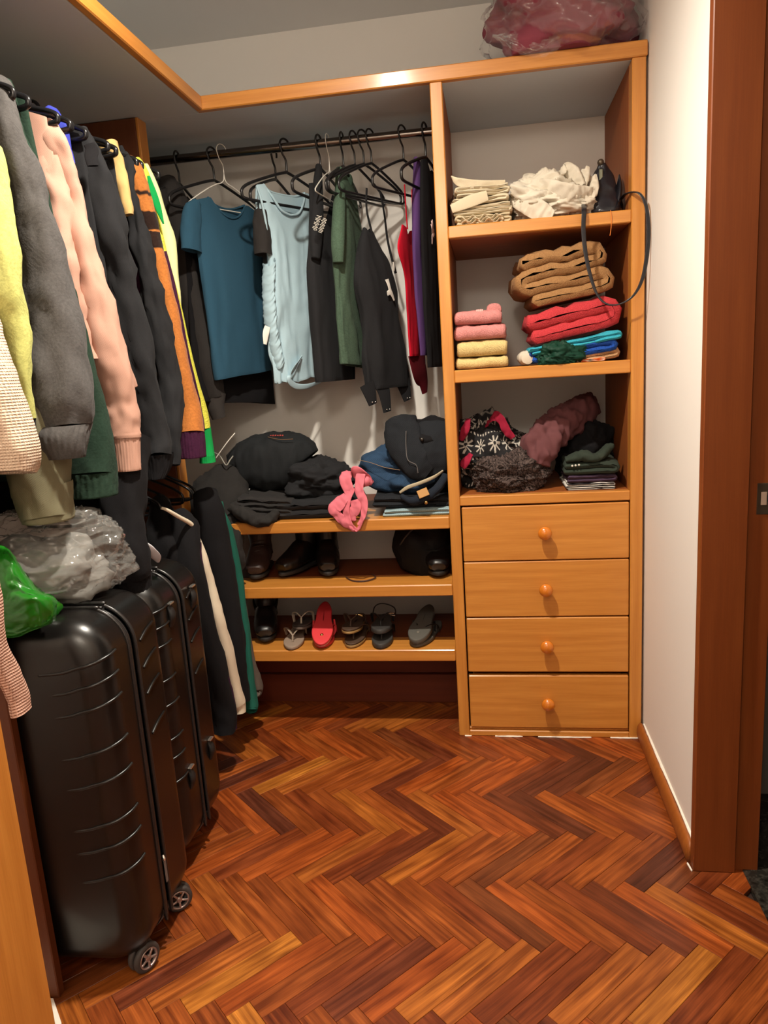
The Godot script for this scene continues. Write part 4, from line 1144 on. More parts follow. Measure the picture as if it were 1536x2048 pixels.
	for k in 25:
		var a := TAU * k / 24.0
		var x := cos(a) * 0.085
		var front := sin(a) > 0.0
		var q := 1.0 - pow(x / 0.085, 2.0)
		ring.append(Vector3(x, -0.156 - (0.055 if front else 0.02) * q, sin(a) * 0.014))
	wire(s, ring, 0.0035, 8, 2)
	part("collar", s, blue, t)
	hanger(Vector3(-0.040, y, zc + 0.02), deg_to_rad(60), "white wire hanger of the petrol blue T-shirt on the back rail", "", "wire", plain("white wire", c8(226, 222, 212), 0.35))
	# ---- black T-shirt
	t = thing("tee_shirt", "black T-shirt with a short sleeve between the blue T-shirt and the light blue dress", "T-shirt", Vector3(0.112, y, zc - 0.07), deg_to_rad(84), G)
	body(t, "body", {"y0": -0.15, "y1": -0.745, "w": [0.135, 0.14, 0.14, 0.14], "d": [0.012, 0.030, 0.034, 0.034], "slope": 0.3, "neck": 0.08, "amp": 0.010, "seed": 111.0}, soot)
	s = Shape.new()
	tube(s, [Vector3(-0.125, -0.185, 0.0), Vector3(-0.15, -0.22, 0.0), Vector3(-0.163, -0.28, 0.0), Vector3(-0.168, -0.345, 0.0)], [Vector2(0.016, 0.014), Vector2(0.028, 0.024), Vector2(0.030, 0.028), Vector2(0.030, 0.026)], 28, 26, Vector3(0, 0, 1), false, 0.005, 9.0, 0.9)
	part("sleeve", s, soot, t)
	hanger(Vector3(0.112, y, zc - 0.07), deg_to_rad(80), "black plastic hanger of the black T-shirt on the back rail", H, "plastic", dark)
	# ---- light blue ruched dress
	var ice := cloth("ice blue jersey", c8(182, 210, 222), "weave", 0.9, 0.15)
	t = thing("dress", "light blue sleeveless dress with ruched side on a black hanger", "dress", Vector3(0.158, y, zc), deg_to_rad(60), G)
	body(t, "body", {"seg": 80, "rows": 60, "y0": -0.128, "y1": -0.755, "w": [0.125, 0.118, 0.10, 0.118, 0.135, 0.135, 0.128], "d": [0.010, 0.022, 0.028, 0.03, 0.03, 0.028, 0.024], "slope": 0.18, "neck": 0.095, "front": 0.085, "back": 0.02, "amp": 0.010, "freq": 20.0, "tilt": 0.006, "hem": 0.012, "seed": 121.0}, ice)
	s = Shape.new()                     # the gathered strip down the near side
	var ruche := PackedVector3Array()
	for r in 90:
		var f := r / 89.0
		var yy := lerpf(-0.37, -0.70, f)
		for k in 20:
			var a := TAU * k / 20.0
			var puff := 1.0 + 0.24 * noise.get_noise_3d(f * 20.0 + 0.8 * sin(a), cos(a) * 0.9, 4.0) + 0.07 * noise.get_noise_3d(f * 50.0, cos(a) * 1.5, sin(a) * 1.5)
			ruche.append(Vector3(-0.106 - 0.018 * sin(f * PI) + cos(a) * 0.015 * puff, yy + 0.010 * cos(a) + 0.006 * sin(a * 2.0), 0.006 + sin(a) * 0.026 * puff))
	s.grid(ruche, 90, 20)
	part("ruched_side", s, ice, t)
	s = Shape.new()
	for side in [-1.0, 1.0]:
		wire(s, [Vector3(side * 0.095, -0.128, 0.0), Vector3(side * 0.072, -0.165, 0.013), Vector3(side * 0.04, -0.203, 0.017), Vector3(0.0, -0.214, 0.018)], 0.004, 8, 6)
	wire(s, [Vector3(-0.095, -0.128, 0.0), Vector3(-0.05, -0.143, -0.012), Vector3(0.05, -0.143, -0.012), Vector3(0.095, -0.128, 0.0)], 0.004, 8, 6)
	part("neck_binding", s, ice, t)
	s = Shape.new()
	for side in [-1.0, 1.0]:
		s = Shape.new()
		wire(s, [Vector3(side * 0.124, -0.136, 0.0), Vector3(side * 0.122, -0.19, 0.014), Vector3(side * 0.114, -0.26, 0.016), Vector3(side * 0.108, -0.315, 0.004), Vector3(side * 0.114, -0.26, -0.012), Vector3(side * 0.122, -0.19, -0.012), Vector3(side * 0.124, -0.136, 0.0)], 0.0038, 8, 6)
		part("armhole_binding", s, ice, t)
	s = Shape.new()
	ribbon(s, [Vector3(-0.145, -0.575, 0.012), Vector3(-0.158, -0.60, 0.014), Vector3(-0.165, -0.632, 0.014)], [0.010, 0.011, 0.006], Vector3(0.9, 0.3, 0.2), 0.0015)
	part("care_tag", s, plain("white tape", c8(236, 232, 222), 0.7), t)
	s = Shape.new()
	ribbon(s, [Vector3(-0.02, -0.675, 0.034), Vector3(-0.05, -0.70, 0.040), Vector3(-0.09, -0.745, 0.036), Vector3(-0.06, -0.772, 0.030), Vector3(0.0, -0.778, 0.028), Vector3(0.08, -0.765, 0.020)], [0.004, 0.012, 0.010, 0.010, 0.009, 0.006], Vector3(0.5, 0.8, 0.2), 0.002)
	part("hem_flounce", s, ice, t)
	hanger(Vector3(0.170, y, zc), deg_to_rad(58), "black plastic hanger through the neck of the light blue dress", H, "plastic", dark)
	# ---- black vest with a printed badge
	t = thing("vest", "black vest with a silver lettered badge at the shoulder", "vest", Vector3(0.288, y, zc), deg_to_rad(78), G)
	body(t, "body", {"y0": -0.14, "y1": -0.765, "w": [0.10, 0.125, 0.15, 0.15, 0.15], "d": [0.014, 0.026, 0.028, 0.026, 0.026], "slope": 0.2, "neck": 0.09, "front": 0.12, "back": 0.10, "amp": 0.008, "seed": 131.0}, black)
	s = Shape.new()
	tube(s, [Vector3(-0.02, -0.075, 0.0), Vector3(-0.05, -0.13, 0.006), Vector3(-0.085, -0.22, 0.012), Vector3(-0.12, -0.31, 0.016), Vector3(-0.135, -0.38, 0.016)], [Vector2(0.012, 0.010), Vector2(0.018, 0.014), Vector2(0.024, 0.018), Vector2(0.026, 0.018), Vector2(0.018, 0.012)], 20, 30, Vector3(0, 0, 1), true, 0.003)
	part("shoulder_strap", s, black, t)
	s = Shape.new()
	for row in 2:                       # two lines of thin silver strokes, the badge's unreadable lettering
		for k in 11:
			var hgt := 0.007 + 0.008 * absf(sin(row * 3.7 + k * 2.1))
			box(s, Vector3(-0.022 + k * 0.0043, 0.010 - row * 0.019 + hgt * 0.25, 0.0), Vector3(0.0017, hgt, 0.002), 0.0005)
			if k % 2 == row:
				box(s, Vector3(-0.020 + k * 0.0043, 0.006 - row * 0.019, 0.0), Vector3(0.0040, 0.0016, 0.002), 0.0005)
	var badge := part("badge", s, plain("silver print", c8(224, 220, 210), 0.35, 0.4), t, "silver lettered badge")
	badge.transform = t.transform.affine_inverse() * Transform3D(Basis.from_euler(Vector3(0, 0.3, 1.15)), Vector3(0.3107, 1.6689, -0.0850))
	hanger(Vector3(0.285, y, zc), deg_to_rad(75), "black plastic hanger of the black vest with the badge", H, "plastic", dark)
	hanger(Vector3(0.315, y, zc), deg_to_rad(83), "thin white wire hanger between the black vest and the dark green top", "", "wire", plain("white wire", c8(226, 222, 212), 0.35))
	# ---- dark green top
	var fern := cloth("fern green jersey", c8(86, 108, 90), "heather", 0.95, 0.2)
	t = thing("top", "dull fern green top hanging narrow beside the empty hangers", "top", Vector3(0.362, y, zc), deg_to_rad(83), G)
	body(t, "body", {"y0": -0.09, "y1": -0.72, "w": [0.05, 0.10, 0.145, 0.15, 0.15, 0.145], "d": [0.022, 0.024, 0.024, 0.024, 0.024, 0.022], "slope": 0.6, "neck": 0.05, "amp": 0.009, "freq": 18.0, "tilt": -0.01, "seed": 141.0}, fern)
	s = Shape.new()
	tube(s, [Vector3(-0.06, -0.15, 0.004), Vector3(-0.115, -0.24, 0.010), Vector3(-0.155, -0.34, 0.012), Vector3(-0.16, -0.40, 0.010)], [Vector2(0.014, 0.014), Vector2(0.018, 0.018), Vector2(0.018, 0.020), Vector2(0.012, 0.016)], 24, 26, Vector3(0, 0, 1), true, 0.004)
	part("sleeve", s, fern, t)
	hanger(Vector3(0.362, y, zc), deg_to_rad(83), "black plastic hanger inside the fern green top", H, "slim", dark)
	# ---- empty hangers
	hanger(Vector3(0.40, y, zc), deg_to_rad(66), "empty black plastic hanger left of the other empty one", H, "slim", dark)
	hanger(Vector3(0.43, y, zc), deg_to_rad(54), "empty black plastic hanger turned towards the room above the black bodysuit", H, "slim", dark)
	# ---- black bodysuit with a white tag
	t = thing("bodysuit", "black bodysuit with thin straps, white tags and press studs at its foot", "bodysuit", Vector3(0.452, y, zc), deg_to_rad(60), G)
	body(t, "body", {"y0": -0.27, "y1": -0.80, "w": [0.016, 0.045, 0.078, 0.098, 0.09, 0.10, 0.115, 0.118], "d": [0.014, 0.028, 0.036, 0.034, 0.034, 0.028], "slope": -0.6, "neck": 0.02, "front": 0.03, "back": 0.03, "amp": 0.010, "seed": 151.0, "cx": [-0.040, -0.036, -0.02, -0.005, 0.0, 0.01, 0.02]}, black)
	s = Shape.new()
	for side in [[-0.06, -0.03], [0.055, 0.05]]:
		ribbon(s, [Vector3(side[0] * 0.6, -0.16, 0.006), Vector3(side[0] * 0.8, -0.23, 0.010), Vector3(side[1], -0.32, 0.014), Vector3(side[1] + 0.02 * signf(side[0]), -0.42, 0.024)], [0.004, 0.004, 0.005, 0.006], Vector3(1, 0, 0.2), 0.0018)
	part("strap", s, black, t)
	s = Shape.new()
	ribbon(s, [Vector3(-0.005, -0.445, 0.042), Vector3(0.0, -0.468, 0.046), Vector3(0.006, -0.49, 0.046)], [0.010, 0.007, 0.010], Vector3(1, 0.35, 0), 0.0012)
	ribbon(s, [Vector3(-0.012, -0.492, 0.046), Vector3(0.006, -0.488, 0.047), Vector3(0.026, -0.512, 0.044)], [0.007, 0.009, 0.004], Vector3(0.2, 1, 0), 0.0012)
	part("care_tag", s, plain("white tape", c8(236, 232, 222), 0.7), t, "white care tag")
	s = Shape.new()
	ribbon(s, [Vector3(0.052, -0.385, 0.030), Vector3(0.050, -0.40, 0.032), Vector3(0.048, -0.415, 0.032)], [0.003, 0.006, 0.005], Vector3(1, 0.2, 0), 0.001)
	part("price_tag", s, plain("white tape", c8(236, 232, 222), 0.7), t)
	for q in [[-0.11, 0.022], [-0.045, 0.034], [0.085, 0.024]]:
		s = Shape.new()
		ribbon(s, [Vector3(q[0], -0.78, q[1] * 0.6), Vector3(q[0] + 0.012, -0.815, q[1] * 0.7), Vector3(q[0] + 0.022, -0.85 - 0.03 * float(q[0] == -0.045), q[1] * 0.7)], [0.032, 0.026, 0.018], Vector3(1, 0, 0.2), 0.004)
		var flap := part("flap", s, black, t)
		s = Shape.new()
		for k in 2:
			lathe_at(s, Vector3(q[0] + 0.014 + k * 0.016, -0.842 - 0.03 * float(q[0] == -0.045), q[1] * 0.7 + 0.005), 0.0035)
		part("press_stud", s, plain("steel stud", c8(190, 188, 184), 0.25, 1.0), flap)
	hanger(Vector3(0.455, y, zc), deg_to_rad(60), "black plastic hanger of the black bodysuit", H, "slim", dark)
	# ---- red bodysuit
	var red := cloth("scarlet jersey", c8(196, 20, 44), "weave", 0.9, 0.15)
	var wine := cloth("dark wine jersey", c8(86, 14, 24), "weave", 0.9, 0.15)
	t = thing("bodysuit", "scarlet bodysuit with thin straps hanging by the tower", "bodysuit", Vector3(0.578, y, zc), deg_to_rad(78), G)
	body(t, "body", {"y0": -0.30, "y1": -0.70, "w": [0.06, 0.105, 0.07, 0.075, 0.07, 0.06], "d": [0.006, 0.011, 0.010, 0.010, 0.009, 0.008], "slope": -0.2, "neck": 0.03, "amp": 0.005, "seed": 161.0, "cx": [-0.05, -0.055, -0.04, -0.035, -0.03, -0.03]}, red)
	s = Shape.new()
	ribbon(s, [Vector3(-0.075, -0.17, 0.004), Vector3(-0.08, -0.23, 0.006), Vector3(-0.082, -0.305, 0.008)], [0.003, 0.003, 0.004], Vector3(1, 0, 0.2), 0.0015)
	ribbon(s, [Vector3(0.0, -0.17, 0.004), Vector3(-0.01, -0.23, 0.006), Vector3(-0.02, -0.305, 0.008)], [0.003, 0.003, 0.004], Vector3(1, 0, 0.2), 0.0015)
	part("strap", s, red, t)
	s = Shape.new()
	ribbon(s, [Vector3(-0.03, -0.69, 0.0), Vector3(-0.02, -0.745, 0.004), Vector3(0.01, -0.785, 0.006), Vector3(0.02, -0.825, 0.006)], [0.06, 0.05, 0.032, 0.016], Vector3(1, 0, 0.2), 0.006)
	part("gusset", s, wine, t, "darker gusset")
	hanger(Vector3(0.560, y, zc), deg_to_rad(60), "black plastic hanger of the scarlet bodysuit", H, "slim", dark)
	# ---- purple vest
	t = thing("vest", "purple vest hanging between the scarlet bodysuit and the flowered black top", "vest", Vector3(0.614, y, zc), deg_to_rad(79), G)
	body(t, "body", {"y0": -0.085, "y1": -0.70, "w": [0.05, 0.09, 0.125, 0.125, 0.12, 0.11], "d": [0.016, 0.018, 0.016, 0.014, 0.014, 0.012], "slope": 0.5, "neck": 0.05, "amp": 0.004, "seed": 171.0}, cloth("violet jersey", c8(86, 58, 108), "weave"))
	# ---- black top with a pale flower
	t = thing("top", "black top with a pale pink flower print next to the tower", "top", Vector3(0.643, y, zc), deg_to_rad(80), G)
	body(t, "body", {"y0": -0.10, "y1": -0.74, "w": [0.10, 0.135, 0.145, 0.145, 0.14], "d": [0.012, 0.016, 0.018, 0.018, 0.018], "slope": 0.3, "amp": 0.005, "seed": 181.0}, jet)
	s = Shape.new()
	for k in 7:
		var a := -0.5 + k * 0.42
		var l := 0.022 + 0.006 * (k % 3)
		ribbon(s, [Vector3(-0.09, -0.325, 0.020), Vector3(-0.09 + sin(a) * l * 0.5, -0.325 + cos(a) * l * 0.7, 0.022), Vector3(-0.09 + sin(a) * l, -0.325 + cos(a) * l * 1.3, 0.020)], [0.002, 0.006, 0.001], Vector3(cos(a), -sin(a), 0.0), 0.0012)
	ribbon(s, [Vector3(-0.09, -0.33, 0.020), Vector3(-0.094, -0.345, 0.021), Vector3(-0.10, -0.36, 0.021)], [0.003, 0.007, 0.003], Vector3(1, 0.3, 0), 0.0012)
	part("flower", s, plain("pink print", c8(228, 196, 190), 0.8), t, "pale pink flower")
	hanger(Vector3(0.632, y, zc), deg_to_rad(72), "black plastic hanger of the flowered black top by the tower", H, "plastic", dark)


func lathe_at(s: Shape, at: Vector3, r: float) -> void:
	var base := s.v.size()
	var prof := []
	for k in 7:
		var a := PI * k / 6.0
		prof.append(Vector2(maxf(sin(a) * r, 0.00005), cos(a) * r))
	lathe(s, prof, 12)
	for k in range(base, s.v.size()):
		s.v[k] += at


# ---------------------------------------------------------------- on the shelves of the tower
func fold_thing(called: String, label: String, category: String, group: String, at: Vector3, turn: float, m: Material, w: float, t: float, layers: int, depth: float, seed_at: float, lean := 0.0, tilt := 0.0, amp := 0.004, along_view := false) -> Node3D:
	var o := thing(called, label, category, at, turn + (-PI / 2.0 if along_view else 0.0), group)
	var s := Shape.new()
	folded(s, w, t, layers, depth, seed_at, amp, 0.12, lean)
	var p := part("folds", s, m, o)
	p.rotation.z = tilt
	return o


func tower_contents() -> void:
	# ---- top shelf: folded cream cloths
	var G := "folded cream cloths on the top shelf"
	var ivory := cloth("ivory cotton", c8(212, 198, 170), "weave", 0.9)
	var linen := cloth("pale linen", c8(196, 178, 146), "weave", 0.9)
	var places := ["lowest of the stack of folded cream cloths, with a frilled edge", "second folded cream cloth from the shelf in the stack", "third folded cream cloth from the shelf, a flap hanging in front", "uppermost folded cream cloth of the stack, with a pointed corner"]
	var y := 1.6145
	for k in 4:
		var lay: int = [3, 3, 2, 3][k]
		var t := 0.0098
		var o := fold_thing("folded_cloth", places[k], "cloth", G, Vector3(0.800 + 0.004 * sin(k * 2.0), y, -0.115 + 0.006 * sin(k * 3.1)), 0.08 * sin(k * 2.3 + 1.0), [linen, ivory, ivory, ivory][k], 0.160 + 0.012 * sin(k * 1.3), t, lay, 0.17, 3.0 + k, 0.004, 0.0, 0.007)
		y += lay * t * 1.03
		if k == 0:
			var s := Shape.new()
			for j in 3:
				var pts := []
				var hs := []
				for i in 12:
					pts.append(Vector3(-0.06 + i * 0.011, 0.008 + j * 0.006 + 0.006 * sin(i * 2.0 + j), 0.088 + 0.005 * sin(i * 2.9 + j * 2.0)))
					hs.append(0.006)
				ribbon(s, pts, hs, Vector3(0, 0.4, 1), 0.0016)
			part("frill", s, ivory, o)
		if k == 2:
			var s := Shape.new()
			ribbon(s, [Vector3(0.03, 0.018, 0.086), Vector3(-0.02, 0.006, 0.093), Vector3(-0.075, -0.010, 0.094)], [0.014, 0.017, 0.012], Vector3(0.1, 1, 0.1), 0.0022)
			part("flap", s, ivory, o)
		if k == 3:
			var s := Shape.new()
			ribbon(s, [Vector3(0.07, 0.030, 0.07), Vector3(0.0, 0.030, 0.082), Vector3(-0.06, 0.040, 0.084), Vector3(-0.085, 0.060, 0.080)], [0.010, 0.012, 0.012, 0.002], Vector3(0.2, 1, 0.3), 0.002, 8, 0.004)
			part("corner", s, ivory, o)
	var t := thing("cloth", "stiff beige cloth standing with a pointed corner behind the cream cloths", "cloth", Vector3(0.755, 1.6145, -0.27))
	var s := Shape.new()
	ribbon(s, [Vector3(0.0, 0.0, 0.0), Vector3(-0.003, 0.08, 0.0), Vector3(-0.012, 0.14, 0.004), Vector3(-0.018, 0.185, 0.006)], [0.06, 0.045, 0.022, 0.002], Vector3(1, 0, 0.25), 0.004, 10, 0.008)
	part("sheet", s, cloth("grey beige", c8(168, 148, 122), "weave"), t)
	t = thing("scarf", "dark brown scarf squeezed in beside the divider left of the cream cloths", "scarf", Vector3(0.722, 1.6145, -0.11))
	s = Shape.new()
	crumple(s, Vector3(0.03, 0.10, 0.16), 0.006, 1.0, 40.0, 30, 40)
	part("bundle", s, cloth("dark brown", c8(84, 60, 48), "heather"), t)
	# ---- the white bundle
	var white := cloth("white cotton", c8(216, 206, 188), "weave", 0.9)
	t = thing("bundle", "loosely bundled white cloth in the middle of the top shelf", "cloth", Vector3(1.006, 1.6145, -0.125))
	s = Shape.new()
	crumple(s, Vector3(0.245, 0.14, 0.20), 0.020, 0.85, 61.0, 70, 110, Vector3(0.7, 1.5, 0.9))
	part("cloth", s, white, t)
	for f in [[[Vector3(-0.02, 0.085, 0.05), Vector3(0.02, 0.12, 0.045), Vector3(0.045, 0.145, 0.04), Vector3(0.065, 0.12, 0.055), Vector3(0.085, 0.085, 0.065)], [0.016, 0.024, 0.016, 0.022, 0.012], Vector3(0.75, 0.5, 0.5)], [[Vector3(0.07, 0.07, 0.05), Vector3(0.09, 0.11, 0.045), Vector3(0.108, 0.142, 0.038)], [0.020, 0.022, 0.005], Vector3(0.8, -0.3, 0.5)], [[Vector3(-0.118, 0.075, 0.04), Vector3(-0.08, 0.05, 0.085), Vector3(-0.03, 0.018, 0.106), Vector3(0.0, 0.004, 0.112)], [0.012, 0.026, 0.028, 0.014], Vector3(0.5, 0.8, 0.3)], [[Vector3(-0.06, 0.11, 0.055), Vector3(-0.01, 0.085, 0.095), Vector3(0.05, 0.06, 0.106), Vector3(0.118, 0.065, 0.07)], [0.012, 0.022, 0.026, 0.014], Vector3(0.2, 0.9, 0.4)], [[Vector3(0.09, 0.03, 0.08), Vector3(0.118, 0.07, 0.064), Vector3(0.126, 0.115, 0.045)], [0.014, 0.016, 0.006], Vector3(0.9, -0.2, 0.4)]]:
		s = Shape.new()
		ribbon(s, f[0], f[1], f[2], 0.006, 12, 0.010)
		part("fold", s, white, t)
	# ---- black handbag with its strap hanging down
	var leather := plain("black leather", c8(30, 30, 36), 0.26)
	t = thing("handbag", "shiny black leather handbag at the right of the top shelf, long strap hanging down", "handbag", Vector3(1.158, 1.6145, -0.13))
	s = Shape.new()
	tube(s, [Vector3(0, 0.002, 0), Vector3(0, 0.02, 0), Vector3(0.0, 0.07, 0), Vector3(0.004, 0.12, 0), Vector3(0.002, 0.155, 0)], [Vector2(0.055, 0.075), Vector2(0.058, 0.08), Vector2(0.046, 0.055), Vector2(0.030, 0.030), Vector2(0.010, 0.012)], 40, 40, Vector3(0, 0, 1), true, 0.006, 10.0, 0.8)
	part("body", s, leather, t)
	s = slab(Vector3(-0.012, 0.10, 0.028), Vector3(-0.001, 0.135, 0.034), 0.002)
	part("zip_pull", s, plain("olive grey metal", c8(120, 122, 104), 0.4, 0.5), t)
	s = Shape.new()
	lathe_at(s, Vector3(-0.004, 0.158, 0.01), 0.010)
	part("ring", s, plain("dark bronze", c8(92, 80, 66), 0.45, 0.7), t)
	s = Shape.new()
	tube(s, [Vector3(0.03, 0.002, 0.02), Vector3(0.045, 0.07, 0.015), Vector3(0.05, 0.12, 0.0)], [Vector2(0.012, 0.05), Vector2(0.010, 0.035), Vector2(0.003, 0.006)], 20, 20, Vector3(0, 0, 1), true, 0.003)
	part("flap", s, leather, t)
	s = Shape.new()
	ribbon(s, moved([Vector3(1.0943, 1.6426, -0.0300), Vector3(1.0889, 1.6163, 0.0120), Vector3(1.0866, 1.5679, 0.0160), Vector3(1.0911, 1.5065, 0.0200), Vector3(1.1039, 1.4413, 0.0240), Vector3(1.1223, 1.3875, 0.0280), Vector3(1.1474, 1.3605, 0.0340), Vector3(1.1820, 1.3575, 0.0400), Vector3(1.2164, 1.3763, 0.0440), Vector3(1.2396, 1.4172, 0.0480), Vector3(1.2520, 1.4822, 0.0500), Vector3(1.2554, 1.5474, 0.0500), Vector3(1.2508, 1.6071, 0.0440), Vector3(1.2381, 1.6425, 0.0340), Vector3(1.2226, 1.6551, 0.0180), Vector3(1.2098, 1.6613, -0.0300), Vector3(1.2037, 1.6582, -0.0900)], t.position), [0.0075, 0.0075, 0.0075, 0.007, 0.006, 0.004, 0.003, 0.003, 0.004, 0.006, 0.007, 0.007, 0.006, 0.005, 0.006, 0.007, 0.007], Vector3(1, 0.1, -0.5), 0.0022, 8)
	part("strap", s, leather, t)
	t = thing("thread", "thin orange thread hanging over the front edge of the top shelf", "thread", Vector3(1.1637, 1.6114, 0.0020))
	s = Shape.new()
	wire(s, moved([Vector3(1.1633, 1.6165, -0.0040), Vector3(1.1637, 1.6101, 0.0020), Vector3(1.1651, 1.5900, 0.0020), Vector3(1.1637, 1.5688, 0.0020), Vector3(1.1609, 1.5490, 0.0020)], t.position), 0.0009, 6, 5)
	part("strand", s, plain("orange thread", c8(232, 130, 50), 0.7), t)
	# ---- middle shelf: four small towels
	G = "small towels stacked on the middle shelf"
	var pink := cloth("rose terry", c8(222, 146, 142), "terry", 1.0, 0.2)
	var straw := cloth("straw terry", c8(230, 204, 140), "terry", 1.0, 0.2)
	var cols := [straw, straw, pink, pink]
	var what := ["lowest straw yellow towel of the small towel stack", "upper straw yellow towel with a wavy fold, under the pink ones", "lower pink towel of the small towel stack", "uppermost pink towel, woven band and rolled end"]
	y = 1.2016
	for k in 4:
		var th: float = [0.0175, 0.024, 0.022, 0.020][k]
		var o := fold_thing("towel", what[k], "towel", G, Vector3([0.790, 0.789, 0.789, 0.782][k], y, -0.135), 0.03 * sin(k * 2.1), cols[k], 0.19, th, 2, [0.158, 0.154, 0.156, 0.142][k], 20.0 + k, 0.0, 0.0, 0.004, true)
		y += th * 2.08
		if k == 3:
			s = Shape.new()
			tube(s, [Vector3(0.082, 0.040, -0.048), Vector3(0.0, 0.044, -0.050), Vector3(-0.07, 0.040, -0.048)], [Vector2(0.020, 0.022), Vector2(0.020, 0.022), Vector2(0.018, 0.020)], 20, 20, Vector3(0, 0, 1), true, 0.004, 12.0)
			part("rolled_end", s, pink, o)
			s = Shape.new()
			ribbon(s, [Vector3(0.06, 0.0455, -0.006), Vector3(0.088, 0.040, -0.006), Vector3(0.0985, 0.022, -0.006), Vector3(0.092, 0.004, -0.006)], [0.011, 0.011, 0.011, 0.011], Vector3(0, 0, 1), 0.0016)
			part("woven_band", s, cloth("pale woven band", c8(236, 190, 182), "waffle"), o)
	# ---- the big stack
	var stack := "blankets and towels in the tall stack"
	var fawn := cloth("fawn fleece", c8(172, 128, 84), "terry", 1.0, 0.3)
	fold_thing("blanket", "fawn brown fleece blanket folded thick on top of the tall stack", "blanket", stack, Vector3(1.0469, 1.3847, -0.1500), 0.06, fawn, 0.245, 0.037, 4, 0.24, 31.0, -0.02, 0.15, 0.005)
	var coral := cloth("coral red terry", c8(206, 66, 72), "terry", 1.0, 0.3)
	fold_thing("towel", "coral red towel folded under the fawn blanket", "towel", stack, Vector3(1.0525, 1.2780, -0.1300), 0.02, coral, 0.268, 0.044, 2, 0.22, 36.0, 0.0, 0.17, 0.005)
	var aqua := cloth("aqua terry", c8(64, 178, 202), "terry", 1.0, 0.2)
	fold_thing("towel", "thin aqua towel between the coral and the royal blue towel", "towel", stack, Vector3(1.0631, 1.2453, -0.1200), 0.0, aqua, 0.27, 0.0125, 2, 0.20, 41.0, 0.0, 0.13, 0.005)
	var royal := cloth("royal blue terry", c8(40, 84, 176), "terry", 1.0, 0.2)
	fold_thing("towel", "royal blue towel folded under the aqua towel", "towel", stack, Vector3(1.0573, 1.2169, -0.1250), -0.03, royal, 0.255, 0.020, 2, 0.20, 45.0, 0.0, 0.10, 0.005)
	var sand := cloth("sand terry", c8(202, 158, 116), "terry", 1.0, 0.2)
	fold_thing("towel", "sand coloured towel at the right foot of the tall stack", "towel", stack, Vector3(1.1199, 1.2007, -0.1200), 0.05, sand, 0.135, 0.016, 2, 0.18, 48.0, 0.0, 0.12, 0.004)
	t = thing("cloth", "rolled cream cloth at the left foot of the tall stack", "cloth", Vector3(0.925, 1.2016, -0.085), 0.0, "")
	s = Shape.new()
	tube(s, [Vector3(0, 0.022, 0.05), Vector3(0.0, 0.024, 0.0), Vector3(0.004, 0.022, -0.09)], [Vector2(0.016, 0.016), Vector2(0.026, 0.022), Vector2(0.024, 0.02)], 24, 24, Vector3(0, 1, 0), true, 0.005, 12.0)
	part("roll", s, white, t)
	t = thing("scarf", "dark green satin scarf bunched in front of the royal blue towel", "scarf", Vector3(1.0213, 1.1982, -0.0350), 0.0, "")
	t.position.y = 1.2016
	s = Shape.new()
	crumple(s, Vector3(0.135, 0.062, 0.075), 0.010, 1.5, 77.0, 44, 80, Vector3(1.2, 0.8, 1.0))
	part("bunch", s, cloth("dark green satin", c8(22, 58, 44), "weave", 0.5, 0.1), t)
	t = thing("cloth", "small orange and white printed cloth lying flat at the shelf edge", "cloth", Vector3(1.098, 1.2016, -0.05), -0.1, "")
	s = Shape.new()
	folded(s, 0.105, 0.0055, 2, 0.07, 52.0, 0.003)
	for k in s.v.size():
		var n := noise.get_noise_2d(s.v[k].x * 55.0, s.v[k].z * 55.0 + 8.0)
		s.col[k] = (c8(226, 104, 30) if n > 0.05 else (c8(238, 226, 206) if n > -0.25 else c8(70, 60, 40))).srgb_to_linear()
	var print_cloth := cloth("orange print", Color.WHITE, "weave")
	print_cloth.vertex_color_use_as_albedo = true
	part("folds", s, print_cloth, t)
	# ---- bottom shelf of the tower
	var fair := plain("snowflake knit", Color.WHITE, 1.0)
	fair.albedo_texture = snow_knit()
	fair.uv1_scale = Vector3(2.0, 1.0, 1.0)
	t = thing("jumper", "black jumper with white snowflake pattern and raspberry lining, heaped beside the divider", "jumper", Vector3(0.795, 0.8135, -0.235), 0.0, "")
	s = Shape.new()
	crumple(s, Vector3(0.235, 0.235, 0.30), 0.020, 0.9, 91.0, 80, 120, Vector3(0.8, 1.0, 1.2))
	part("heap", s, fair, t)
	s = Shape.new()
	tube(s, [Vector3(0.03, 0.11, 0.06), Vector3(0.09, 0.105, 0.02), Vector3(0.135, 0.115, -0.03)], [Vector2(0.045, 0.045), Vector2(0.05, 0.05), Vector2(0.03, 0.035)], 32, 30, Vector3(0, 0, 1), true, 0.012, 9.0)
	part("sleeve", s, fair, t)
	var rasp := cloth("raspberry lining", c8(150, 34, 58), "weave")
	s = Shape.new()
	ribbon(s, moved([Vector3(0.7946, 1.0188, -0.1300), Vector3(0.8242, 1.0515, -0.1000), Vector3(0.8454, 1.0358, -0.0850), Vector3(0.8568, 1.0074, -0.0800), Vector3(0.8778, 0.9811, -0.0800)], t.position), [0.008, 0.016, 0.014, 0.014, 0.010], Vector3(0.6, 0.8, 0.3), 0.004, 8, 0.006)
	part("lining", s, rasp, t)
	s = Shape.new()
	ribbon(s, moved([Vector3(0.7139, 0.9807, -0.1000), Vector3(0.7283, 1.0129, -0.0900), Vector3(0.7420, 1.0464, -0.1000)], t.position), [0.008, 0.014, 0.008], Vector3(1, 0.3, 0.3), 0.004, 8, 0.006)
	part("lining", s, rasp, t)
	s = Shape.new()
